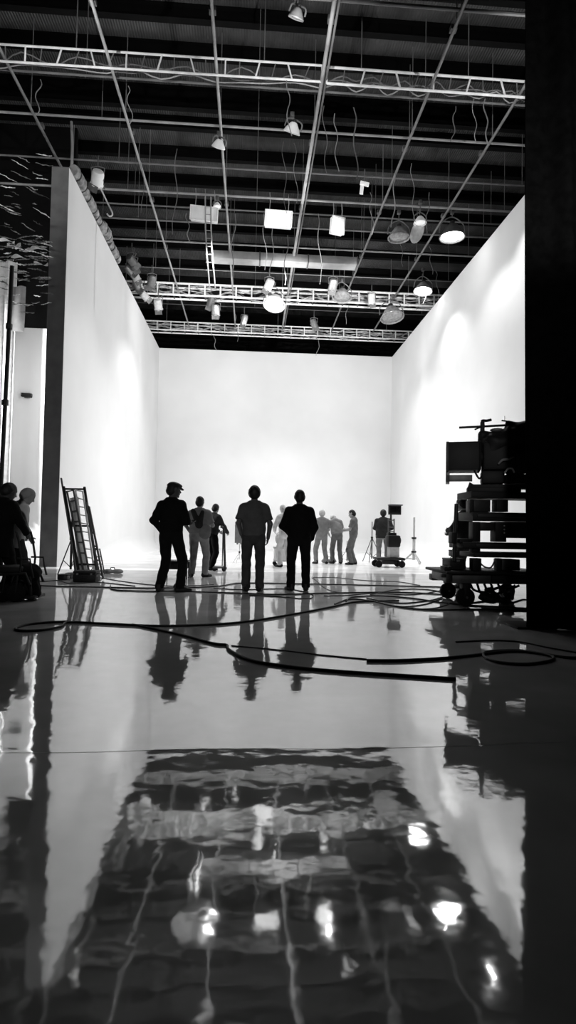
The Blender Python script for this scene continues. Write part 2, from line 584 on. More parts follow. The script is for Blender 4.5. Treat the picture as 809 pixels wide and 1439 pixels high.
for j, (t, L, hgt, nm) in enumerate(((t1, 0, 0.4, 'front truss left section'), (t2, 0, 0.4, 'front truss right section'), (t3, 14.8, 0.5, 'truss second from the back wall'), (t4, 14.8, 0.42, 'truss nearest the back wall'))):
    if L == 0:
        L = max(v.co.x for v in t.children[0].data.vertices)
    for k, hh in enumerate(((0.5, 0.35, 0.2, 0.75, 0.6) if j > 1 else (0.5, 0.3, 0.7))):
        pts = []
        n = 26 if j > 1 else 18
        for i in range(n + 1):
            x = L * i / n
            pts.append((x, 0.2 + 0.12 * math.sin(3.1 * i + k), hgt * hh + 0.10 * hgt * math.sin(i * 2.3 + k * 2) + (0.14 if j < 2 else 0.3) * hgt * random.uniform(-1, 1)))
        ang = t.rotation_euler.z
        R = Matrix.Rotation(ang, 3, 'Z')
        o = MB().tube(smooth_path([t.location + R @ Vector(p) for p in pts], 3), 0.014 if j < 2 else 0.024, 6).build('hanging_truss_cable', (M['pipe_dim'] if j < 2 else M['swag']) if k != 1 else M['pipe'])
        tag(o, '%s cable threaded along the %s' % (['loose pale', 'tight grey', 'low sagging pale', 'upper wavy pale', 'ragged pale'][k], nm), 'cable', 'cables lying in the trusses')

# long grey panel (air duct) under a cross pipe
a, b = hz(296, 362, GZ - 0.25), hz(503, 371, GZ - 0.25)
root = thing('air_duct', 'long grey box duct hanging lengthwise under the ceiling pipes in the middle', 'duct', a)
L = b.x - a.x
MB().obox((L / 2, 0.25, 0.15), (L, 0.5, 0.30), None, 0.02).build('duct_body', mat('duct_sheet', 0.4, 0.5, 0.1, 0.3, 0.2, 2), root)
for x in (0.02, L * 0.33, L * 0.66, L - 0.02):
    MB().obox((x, 0.25, 0.15), (0.05, 0.53, 0.33), None, 0.004).build('flange', M['mid'], root)
for x in (L * 0.15, L * 0.85):
    MB().cyl((x, 0.25, 0.3), (x, 0.25, 2.4), 0.012, None, 6).build('hanger_rod', M['pipe_dim'], root)


# ---- lamps
def down(R=None):
    return R or Matrix.Identity(3)


def rotd(rx=0, ry=0, rz=0):
    return (Matrix.Rotation(rz, 3, 'Z') @ Matrix.Rotation(ry, 3, 'Y') @ Matrix.Rotation(rx, 3, 'X'))


def scoop(p, r, label, lit=0, tilt=(0, 0), drop=0.6, shade=None, name='dome_lamp', tail=False, lens=None):
    """bell-shaped lamp hanging from a yoke; p = centre of its mouth"""
    root = thing(name, label, 'lamp', p, 0, 'lamps hanging from the ceiling grid')
    R = rotd(tilt[0], tilt[1])
    sh = shade or M['mid']
    prof = [(r * 0.18, r * 1.02), (r * 0.34, r * 0.98), (r * 0.5, r * 0.82), (r * 0.72, r * 0.5), (r * 0.92, r * 0.2), (r, 0.0), (r * 1.05, -0.01), (r * 1.03, -0.03), (r * 0.97, -0.02), (r * 0.9, r * 0.2), (r * 0.68, r * 0.48), (r * 0.46, r * 0.78), (r * 0.16, r * 0.94)]
    MB().lathe(prof, (0, 0, 0), R, 28).build('lamp_shade', sh, root)
    MB().lathe([(r * 0.2, r * 1.0), (r * 0.22, r * 1.25), (r * 0.12, r * 1.32)], (0, 0, 0), R, 16).build('socket', M['dark'], root)
    bm_ = M['lit'] if lit else (lens or M['glass_grey'])
    MB().lathe([(r * 0.88, 0.03), (r * 0.7, -0.01), (r * 0.35, -0.03), (0.0, -0.035)], (0, 0, 0), R, 24).build('lens', bm_, root)
    top = r * 1.3 + drop
    pts = [R @ Vector((-r * 1.06, 0, r * 0.3)), R @ Vector((-r * 0.9, 0, r * 1.1)), Vector((0, 0, r * 1.65)), R @ Vector((r * 0.9, 0, r * 1.1)), R @ Vector((r * 1.06, 0, r * 0.3))]
    MB().tube(smooth_path(pts, 6), 0.018, 6).build('yoke', M['pipe_dim'], root)
    MB().cyl((0, 0, r * 1.6), (0, 0, top), 0.016, None, 6).build('drop_rod', M['pipe_dim'], root)
    MB().obox((0, 0, top), (0.1, 0.12, 0.12), None, 0.01).build('clamp', M['mid'], root)
    if tail:
        MB().tube(smooth_path([(r * 0.2, 0, 0.02), (r * 0.35, 0, -0.2), (r * 0.15, 0, -0.42), (r * 0.02, 0, -0.5)], 6), 0.018, 6).build('cord_loop', M['white'], root)
    return root


def can(p, label, R, r=0.13, L=0.4, drop=0.5, lit=0, body=None):
    root = thing('spot_can', label, 'lamp', p, 0, 'lamps hanging from the ceiling grid')
    MB().lathe([(r * 0.5, L * 0.55), (r * 0.85, L * 0.5), (r, L * 0.3), (r, -L * 0.45), (r * 1.1, -L * 0.46), (r * 1.1, -L * 0.5), (r * 0.92, -L * 0.5), (r * 0.9, -L * 0.3)], (0, 0, 0), R, 20).build('can', body or M['mid'], root)
    MB().lathe([(r * 0.9, -L * 0.4), (0, -L * 0.44)], (0, 0, 0), R, 20).build('lens', M['lit'] if lit else M['glass_grey'], root)
    for sx in (-1, 1):
        MB().obox(R @ Vector((0, sx * r * 1.15, -L * 0.62)), (r * 1.7, 0.008, r * 1.1), R @ rotd(sx * 0.35)).build('barn_door', M['mid'], root)
    pts = [R @ Vector((-r * 1.1, 0, 0)), Vector((-r * 1.1, 0, r * 1.7)), Vector((0, 0, r * 2.0)), Vector((r * 1.1, 0, r * 1.7)), R @ Vector((r * 1.1, 0, 0))]
    MB().tube(pts, 0.014, 6).build('yoke', M['pipe_dim'], root)
    MB().cyl((0, 0, r * 1.95), (0, 0, r * 2 + drop), 0.018, None, 6).build('clamp', M['mid'], root)
    return root


def softbox(p, w, h, d, label, R, face, drop=0.8, name='softbox', ropes=2):
    root = thing(name, label, 'lamp', p, 0, 'lamps hanging from the ceiling grid')
    MB().obox((0, 0, 0), (w, d, h), R, 0.02).build('housing', M['pale'], root)
    MB().obox(R @ Vector((0, -d / 2 - 0.012, 0)), (w * 0.94, 0.02, h * 0.9), R, 0.008).build('diffuser', face, root)
    mb = MB()
    for sx in (-1, 1):
        mb.obox(R @ Vector((sx * w / 2, -d / 2 - 0.01, 0)), (0.03, 0.05, h + 0.03), R, 0.006)
    for sz in (-1, 1):
        mb.obox(R @ Vector((0, -d / 2 - 0.01, sz * h / 2)), (w + 0.03, 0.05, 0.03), R, 0.006)
    mb.build('frame', M['alu'], root)
    for k in range(ropes):
        x = -w * 0.35 + k * w * 0.7 / max(1, ropes - 1)
        q = R @ Vector((x, 0, h / 2))
        MB().tube([q, q + Vector((0.02, 0, drop * 0.5)), q + Vector((0, 0, drop))], 0.014, 6).build('hanging_rope', M['pipe'], root)
    return root


I3 = Matrix.Identity(3)
LZ = 10.7
scoop(hz(635, 333, LZ), 0.40, 'glowing dome lamp highest on the right, beside the right wall top', 1, (0, 0), 0.3, M['mid'])
scoop(hz(594, 409, LZ), 0.36, 'glowing dome lamp with a dangling cord, below the brightest right lamp', 1, (-0.1, 0.1), 0.4, M['glass_grey'], tail=True)
scoop(hz(385, 428, 10.5), 0.45, 'pale bowl lamp hanging under the middle of the cable-wrapped truss', 0, (-0.35, 0.15), 0.3, M['white'], lens=M['glow_dim'])
scoop(hz(551, 446, 10.4), 0.50, 'wide unlit glassy dome lamp low by the right wall', 0, (-0.2, -0.1), 0.3, M['glass_grey'])
scoop(hz(560, 334, 10.6), 0.34, 'dim dome lamp with a pale rim beside the grey paddle', 0, (0, 0), 0.4, M['glass_grey'])
scoop(hz(480, 418, 10.6), 0.38, 'unlit dome lamp hanging on the cable-wrapped truss right of centre', 0, (-0.2, 0.1), 0.2, M['glass_grey'])
scoop(hz(590, 313, 10.9), 0.2, 'small bright lamp above the grey paddle', 0, (0, 0), 0.4, M['glow_dim'], lens=M['glow'])
scoop(hz(410, 185, GZ - 0.55), 0.2, 'small pale tent-shaped lamp under the second cross pipe in the middle', 0, (0.55, 0.3), 0.15, M['glow_dim'], lens=M['white'])
scoop(hz(307, 206, GZ - 0.45), 0.17, 'small grey lamp alone below the second pipe left of centre', 0, (0.7, 0.3), 0.1, M['glow_dim'], lens=M['pale'])
scoop(hz(305, 290, GZ - 0.3), 0.12, 'tiny white lamp above the grey banner box', 0, (0, 0), 0.1, M['glow_dim'], lens=M['glow'])
p = hz(416, 24, GZ + 0.2)
scoop(p, 0.16, 'grey fixture hanging nearest the camera at the top of the picture', 0, (0.6, 0.3), 0.2, M['pipe'])
can(hz(137, 250, GZ - 0.5), 'bright angular spot can above the left wall front corner', rotd(0.9, 0.5), 0.17, 0.38, 0.3, 0, M['white'])
softbox(hz(391, 309, 10.9), 0.84, 0.46, 0.3, 'glowing white softbox hanging in the middle of the ceiling', rotd(0.25, 0.03), M['glow'], 0.6)
softbox(hz(287, 302, 10.9), 0.84, 0.40, 0.25, 'grey banner-shaped softbox with hanging ropes left of centre', rotd(0.2, 0.06), M['glow_dim'], 0.6, ropes=3)
softbox(hz(473, 318, 10.8), 0.42, 0.5, 0.2, 'small upright white softbox right of centre', rotd(0.15, 0.0, 0.3), M['glow'], 0.5)

# L-shaped white flag and the grey paddle
p = hz(512, 264, GZ - 0.4)
root = thing('hanging_flag', 'small white L-shaped flag hanging below the fourth cross pipe', 'flag', p)
MB().obox((0, 0, 0.12), (0.26, 0.02, 0.13), rotd(0, 0.2), 0.004).build('flag_top', M['glow'], root)  # flag given a glow of its own to look brightly lit
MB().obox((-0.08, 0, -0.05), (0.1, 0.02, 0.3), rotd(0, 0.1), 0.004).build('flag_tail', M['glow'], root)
MB().cyl((0, 0, 0.15), (0, 0, 0.55), 0.012, None, 6).build('hook', M['pipe_dim'], root)
p = hz(586, 326, 10.7)
root = thing('hanging_reflector', 'grey oval paddle reflector hanging beside the dome lamps on the right', 'reflector', p)
R = rotd(0, 0.35)
mb = MB().ball((0, 0, 0), (0.2, 0.025, 0.4), 18, 12, R)
mb.build('paddle', M['pale'], root)
MB().cyl(R @ Vector((0, 0, 0.36)), R @ Vector((0, 0, 0.36)) + Vector((-0.1, 0, 0.5)), 0.014, None, 6).build('stem', M['pipe_dim'], root)

# rope-and-pole bundle hanging left of centre
p = hz(288, 290, 11.0)
root = thing('hanging_ladder', 'narrow pale rope ladder hanging beside the grey banner softbox', 'ladder', p)
low = 2.55
for x in (0, 0.17):
    MB().tube([(x, 0, 0.3), (x + 0.03, 0, -0.7), (x + 0.1, 0, -1.6), (x + 0.2, 0, -low)], 0.024, 6).build('rail', M['pipe'], root)
for k in range(9):
    z = -0.25 * k
    MB().cyl((-0.03 * z * 1.2, 0, z), (0.17 - 0.03 * z * 1.2, 0, z), 0.012, None, 6).build('rung', M['pipe'], root)

# clusters along the two back trusses and the left wall top
k = 0
spots = [(222, 428, 10.6, 0.17), (213, 395, 10.7, 0.16), (303, 436, 10.5, 0.18), (378, 400, 10.9, 0.17), (296, 425, 10.9, 0.15), (468, 400, 10.9, 0.17), (522, 420, 10.8, 0.15), (441, 455, 10.7, 0.15), (343, 450, 10.7, 0.14)]
descr = ['silvery spot can low beside the left wall on the cable-wrapped truss', 'spot can tucked above the left wall top beside the truss end', 'grey spot can hanging under the truss left of centre',
         'pale spot can above the bowl lamp in the middle', 'small spot can left of centre on the cable-wrapped truss', 'bright spot can right of centre above the cable-wrapped truss',
         'small dark spot can between the two rear trusses on the right', 'small spot can between the rear trusses just right of the bowl lamp', 'small spot can between the rear trusses left of the bowl lamp']
for (u, v, z, r), dsc in zip(spots, descr):
    can(hz(u, v, z), dsc, rotd(random.uniform(0.2, 0.9), random.uniform(-0.5, 0.5)), r, 0.42, 0.3, 0, [M['pale'], M['mid'], M['steel']][k % 3])
    k += 1

M['roll_cloth'] = mat('mottled_roll_cloth', 0.28, 0.8, 0, 0.1, 0.6, 5, 0.4, 12)
# rolled cloths and sand bags lying along the top of the left wall
rolls = [((104, 240), (119, 272), 0.12), ((121, 270), (140, 304), 0.11), ((140, 306), (155, 336), 0.10), ((152, 318), (167, 338), 0.14), ((166, 342), (180, 368), 0.11)]
names = ['nearest the camera', 'second from the camera', 'third from the camera', 'fourth and fattest', 'fifth, next to the lamp cluster']
for (a, b, r), nm in zip(rolls, names):
    r *= 1.5
    pa = hz(a[0], a[1], WH + r); pb = hz(b[0], b[1], WH + r)
    x = XL - 0.03
    pa.x = pb.x = x
    pa.z += 0.025; pb.z += 0.025
    d = pb - pa
    root = thing('cloth_roll', 'pale rolled cloth lying on top of the left wall, %s' % nm, 'cloth roll', pa, 0, 'cloth rolls on the left wall top')
    n = 14
    pts = [d * (i / n) + Vector((0.02 * math.sin(i * 1.7), 0, 0.012 * math.sin(i * 2.1))) for i in range(n + 1)]
    rr = [r * (0.8 + 0.2 * math.sin(PI * min(1, max(0, i / n))) + 0.06 * math.sin(i * 2.6)) for i in range(n + 1)]
    MB().tube(pts, rr, 14).build('roll', M['roll_cloth'], root)
    for q in (0.25, 0.75):
        i = int(n * q)
        MB().tube([pts[i] - d.normalized() * 0.02, pts[i] + d.normalized() * 0.02], rr[i] + 0.012, 14).build('tie_strap', M['dark'], root)
for k, (u, v) in enumerate([(186, 380), (196, 388), (190, 366), (205, 402), (211, 416), (199, 372)]):
    p = hz(u, v, WH + 0.45)
    p.x = XL + 0.12 + 0.12 * (k % 3)
    can(p, '%s spot can of the cluster clamped to the far end of the left wall top' % ORD[k], rotd(0.5 + 0.3 * (k % 3), -0.9 + 0.4 * (k % 2)), 0.15, 0.36, 0.35, 0, [M['steel'], M['pale'], M['mid']][k % 3])
p = hz(118, 222, WH + 0.6); 
o = MB().tube(smooth_path([(XL - 0.1, p.y, WH + 0.01), (XL - 0.1, p.y, WH + 0.9), (XL - 0.15, p.y + 0.02, WH + 1.6)], 4), 0.035, 8).build('hanging_post', M['pipe'])
tag(o, 'short grey post rising from the left wall top beside the angular spot can', 'post')
o = MB().tube(smooth_path([hz(140, 262, WH + 0.8), hz(150, 283, WH + 0.6), hz(158, 300, WH + 0.3), hz(154, 304, WH + 0.25), hz(150, 300, WH + 0.3)], 5), 0.025, 6).build('hanging_cable_loop', M['pale'])
tag(o, 'pale cable hook drooping over the left wall top', 'cable')

# thin lines hanging from the grid
k = 0
lines = [(403, 110, 190), (398, 200, 300), (413, 200, 285), (385, 310, 390), (404, 330, 400), (370, 300, 380), (262, 300, 340), (249, 210, 330), (330, 300, 380), (455, 150, 245), (470, 160, 240), (497, 150, 250), (447, 300, 400), (520, 270, 330),
         (556, 240, 320), (578, 230, 312), (603, 270, 330), (562, 330, 375), (603, 345, 385), (640, 150, 200), (681, 140, 205), (665, 140, 200), (197, 180, 300), (180, 120, 175), (56, 110, 160), (490, 420, 455), (330, 440, 480), (300, 470, 495), (450, 470, 500), (612, 380, 420)]
for (u, v0, v1) in sorted(lines):
    z0 = GZ
    a = hz(u, v0 if v0 < 420 else v0, z0)
    b = at(u + (4 if k % 3 else -5), v1, a.y)
    n = 7
    pts = [a.lerp(b, i / n) + Vector((0.05 * math.sin(i * 1.3 + k) * (i > 0), 0.03 * math.cos(i + k), 0)) for i in range(n + 1)]
    o = MB().tube(smooth_path(pts, 3), random.choice([0.008, 0.011, 0.015]), 5).build('hanging_cable', random.choice([M['pipe'], M['pipe_dim'], M['pipe_dim']]))
    tag(o, 'thin loose cable hanging from the ceiling grid, %s from the left' % ORD[k], 'cable', 'thin cables hanging from the ceiling grid')
    k += 1

# tangle of swagged cables high on the left, outside the stage wall
for k in range(96):
    u0, v0 = random.uniform(-12, 60), random.uniform(215, 445)
    if k > 55:
        v0 = random.uniform(335, 400)
    sl = random.choice([0.3, 0.45, 0.6, 0.5, 0.15] if v0 < 330 else [0.25, 0.1, 0.0, -0.1, 0.2])
    ln = random.uniform(7, 34)
    Y = random.uniform(13.4, 15.6)
    a, b = at(u0, v0, Y), at(min(u0 + ln, 74), v0 + sl * ln, Y + random.uniform(-0.5, 0.5))
    n = 6
    sag = random.uniform(-0.02, 0.03)
    pts = [a.lerp(b, i / n) + Vector((random.uniform(-0.02, 0.02), 0, -sag * 4 * (i / n) * (1 - i / n) + random.uniform(-0.012, 0.012))) for i in range(n + 1)]
    o = MB().tube(smooth_path(pts, 4), [random.choice([0.005, 0.008, 0.014, 0.02 if k > 55 else 0.006]) * (0.3 + math.sin(PI * q / 24.0)) for q in range(n * 4 + 1)], 5).build('hanging_swag', [M['white'], M['pipe'], M['pipe_dim']][k % 3])
    tag(o, 'glinting cable in the dark tangle high on the left, beside the stage wall end', 'cable', 'cables tangled high on the left')
# brighter cluster of white scraps under it
for k, (u, v) in enumerate([(20, 345), (36, 352), (47, 349), (25, 361), (10, 338), (58, 371)]):
    p = at(u, v, 14.2 + 0.1 * k)
    o = MB().sheet(lambda a, b: (p.x + (a - 0.5) * 0.34, p.y + 0.05 * math.sin(5 * a + k), p.z + (b - 0.5) * 0.05 + 0.03 * math.sin(6 * a + 2 * b + k)), 8, 3, 0.008).build('hanging_foil', M['white'])
    tag(o, 'crumpled white foil strip in the cable tangle on the left, %s along' % ['second', 'fourth', 'fifth', 'third', 'first', 'last'][k], 'foil strip', 'foil strips in the cable tangle')

# ------------------------------------------------------------------ bodies grown from distance fields
class Field:
    """one smooth surface blended from tapered limbs and ovals"""

    def __init__(s):
        s.p = []

    def cap(s, a, b, ra, rb=None, k=0.03, flat=None, cut=None):
        rb = ra if rb is None else rb
        s.p.append(('c', np.array(a, float), np.array(b, float), ra, rb, k, flat, cut))
        return s

    def ell(s, c, r, k=0.03, R=None):
        s.p.append(('e', np.array(c, float), np.array(r, float), None if R is None else np.array(R, float), k))
        return s

    def mesh(s, h, post=None, pad=0.03):
        lo, hi = np.full(3, 1e9), np.full(3, -1e9)
        for q in s.p:
            if q[0] == 'c':
                m = max(q[3], q[4])
                for e in (q[1], q[2]):
                    lo = np.minimum(lo, e - m); hi = np.maximum(hi, e + m)
            else:
                m = q[2].max() if q[3] is not None else q[2]
                lo = np.minimum(lo, q[1] - m); hi = np.maximum(hi, q[1] + m)
        lo -= pad + 2 * h
        hi += pad + 2 * h
        n = np.ceil((hi - lo) / h).astype(int) + 1
        ax = [lo[i] + h * np.arange(n[i]) for i in range(3)]
        Fd = np.full(n, 0.3)
        for q in s.p:
            if q[0] == 'c':
                m = max(q[3], q[4]) + q[5] + 0.04
                l, u = np.minimum(q[1], q[2]) - m, np.maximum(q[1], q[2]) + m
            else:
                m = (q[2].max() if q[3] is not None else q[2]) + q[4] + 0.04
                l, u = q[1] - m, q[1] + m
            i0 = np.maximum(0, np.floor((l - lo) / h).astype(int))
            i1 = np.minimum(n, np.ceil((u - lo) / h).astype(int) + 1)
            sl = tuple(slice(i0[i], i1[i]) for i in range(3))
            X = ax[0][sl[0]][:, None, None]; Y = ax[1][sl[1]][None, :, None]; Z = ax[2][sl[2]][None, None, :]
            if q[0] == 'c':
                a, b, ra, rb, k, flat, cut = q[1:]
                if flat is not None:      # flattened limb: squash along y
                    Y2 = a[1] + (Y - a[1]) / flat
                else:
                    Y2 = Y
                d = b - a
                L2 = max(1e-9, d @ d)
                t = np.clip(((X - a[0]) * d[0] + (Y2 - a[1]) * d[1] + (Z - a[2]) * d[2]) / L2, 0, 1)
                D = np.sqrt((X - a[0] - t * d[0]) ** 2 + (Y2 - a[1] - t * d[1]) ** 2 + (Z - a[2] - t * d[2]) ** 2) - (ra + (rb - ra) * t)
                if flat is not None:
                    D = D * min(1.0, flat + 0.15)
                if cut is not None:
                    cp, cn = cut
                    D = np.maximum(D, (X - cp[0]) * cn[0] + (Y - cp[1]) * cn[1] + (Z - cp[2]) * cn[2])
            else:
                c, r, R, k = q[1:]
                P = [X - c[0], Y - c[1], Z - c[2]]
                if R is not None:
                    P = [R[0, i] * P[0] + R[1, i] * P[1] + R[2, i] * P[2] for i in range(3)]
                k0 = np.sqrt((P[0] / r[0]) ** 2 + (P[1] / r[1]) ** 2 + (P[2] / r[2]) ** 2)
                k1 = np.sqrt((P[0] / r[0] ** 2) ** 2 + (P[1] / r[1] ** 2) ** 2 + (P[2] / r[2] ** 2) ** 2) + 1e-9
                D = k0 * (k0 - 1) / k1
            A = Fd[sl]
            if k > 0:
                hh = np.maximum(k - np.abs(A - D), 0) / k
                Fd[sl] = np.minimum(A, D) - hh * hh * k * 0.25
            else:
                Fd[sl] = np.minimum(A, D)
        if post is not None:
            Fd = post(Fd, ax[0][:, None, None], ax[1][None, :, None], ax[2][None, None, :])
        return nets(Fd, lo, h)


def nets(Fd, lo, h):
    n = Fd.shape
    cs = (n[0] - 1, n[1] - 1, n[2] - 1)
    S = np.zeros(cs + (3,)); C = np.zeros(cs)
    ins = Fd < 0
    cross = []
    for a in range(3):
        s0 = [slice(None)] * 3; s1 = [slice(None)] * 3
        s0[a] = slice(0, -1); s1[a] = slice(1, None)
        f0, f1 = Fd[tuple(s0)], Fd[tuple(s1)]
        m = ins[tuple(s0)] != ins[tuple(s1)]
        idx = np.argwhere(m)
        t = f0[m] / (f0[m] - f1[m])
        pos = idx.astype(float)
        pos[:, a] += t
        o = [b for b in range(3) if b != a]
        for d0 in (0, 1):
            for d1 in (0, 1):
                ci = idx.copy()
                ci[:, o[0]] -= d0; ci[:, o[1]] -= d1
                ok = np.all((ci >= 0) & (ci < np.array(cs)), axis=1)
                np.add.at(S, tuple(ci[ok].T), pos[ok])
                np.add.at(C, tuple(ci[ok].T), 1)
        cross.append((idx, ins[tuple(s0)][m], o))
    act = C > 0
    vid = -np.ones(cs, int)
    vid[act] = np.arange(act.sum())
    V = S[act] / C[act][:, None] * h + lo
    Q = []
    for a, (idx, pos_in, o) in enumerate(cross):
        ok = (idx[:, o[0]] > 0) & (idx[:, o[1]] > 0) & (idx[:, o[0]] < n[o[0]] - 1) & (idx[:, o[1]] < n[o[1]] - 1)
        idx = idx[ok]; s = pos_in[ok]
        q = []
        for d0, d1 in ((1, 1), (0, 1), (0, 0), (1, 0)):
            ci = idx.copy()
            ci[:, o[0]] -= d0; ci[:, o[1]] -= d1
            q.append(vid[tuple(ci.T)])
        q = np.stack(q, 1)
        flip = s if a != 1 else ~s
        q[~flip] = q[~flip][:, ::-1]
        Q.append(q)
    return V, np.concatenate(Q)


def np_build(name, VF, m, parent=None):
    V, Q = VF
    me = bpy.data.meshes.new(name)
    me.vertices.add(len(V))
    me.vertices.foreach_set('co', V.astype(np.float32).ravel())
    me.loops.add(Q.size)
    me.loops.foreach_set('vertex_index', Q.astype(np.int32).ravel())
    me.polygons.add(len(Q))
    me.polygons.foreach_set('loop_start', np.arange(0, Q.size, 4, dtype=np.int32))
    me.polygons.foreach_set('loop_total', np.full(len(Q), 4, dtype=np.int32))
    me.polygons.foreach_set('use_smooth', np.ones(len(Q), dtype=bool))
    me.update(calc_edges=True)
    me.validate()
    me.materials.append(m)
    o = bpy.data.objects.new(name, me)
    COL.objects.link(o)
    if parent is not None:
        o.parent = parent
    return o


def nrm(v):
    v = np.array(v, float)
    return v / max(1e-9, np.linalg.norm(v))


def wrinkle(amp, seed):
    def w(X, Y, Z):
        return amp * (np.sin(17 * X + 9 * Z + seed) * np.sin(23 * Z + 7 * X + 2 * seed) + 0.6 * np.sin(41 * Z + 13 * X + 19 * Y + seed) * np.sin(15 * Y + 11 * X))
    return w


def hand(fd, w, d, side, palm_in, curl, s):
    """palm, four jointed fingers and a thumb, from wrist w along d"""
    d = nrm(d)
    pn = np.array(palm_in, float)
    pn = nrm(pn - d * (pn @ d))           # the way the palm faces
    wd = np.cross(d, pn) * side           # towards the thumb
    wd = nrm(wd)
    R = np.stack([wd, pn, d], 1)
    fd.ell(w + d * 0.05 * s, (0.042 * s, 0.017 * s, 0.058 * s), 0.012, R)
    L = [0.074, 0.083, 0.077, 0.060]
    for i in range(4):
        base = w + d * 0.092 * s + wd * (0.029 - 0.019 * i) * s
        a = curl * (0.9 + 0.1 * i)
        q, dirv = base, d
        for seg, fr in enumerate((0.45, 0.32, 0.23)):
            ang = a * (0.55, 1.0, 1.5)[seg]
            dv = d * math.cos(ang) + pn * math.sin(ang)
            e = q + dv * L[i] * fr * s
            fd.cap(q, e, (0.0088 - 0.001 * seg) * s, (0.0082 - 0.001 * seg) * s, 0.004)
            q = e
    t0 = w + d * 0.028 * s + wd * 0.03 * s
    t1 = t0 + (d * 0.6 + wd * 0.65 + pn * 0.35) * 0.042 * s
    t2 = t1 + (d * 0.9 + wd * 0.15 + pn * 0.45) * 0.032 * s
    fd.cap(t0, t1, 0.012 * s, 0.0105 * s, 0.008)
    fd.cap(t1, t2, 0.0105 * s, 0.0085 * s, 0.004)


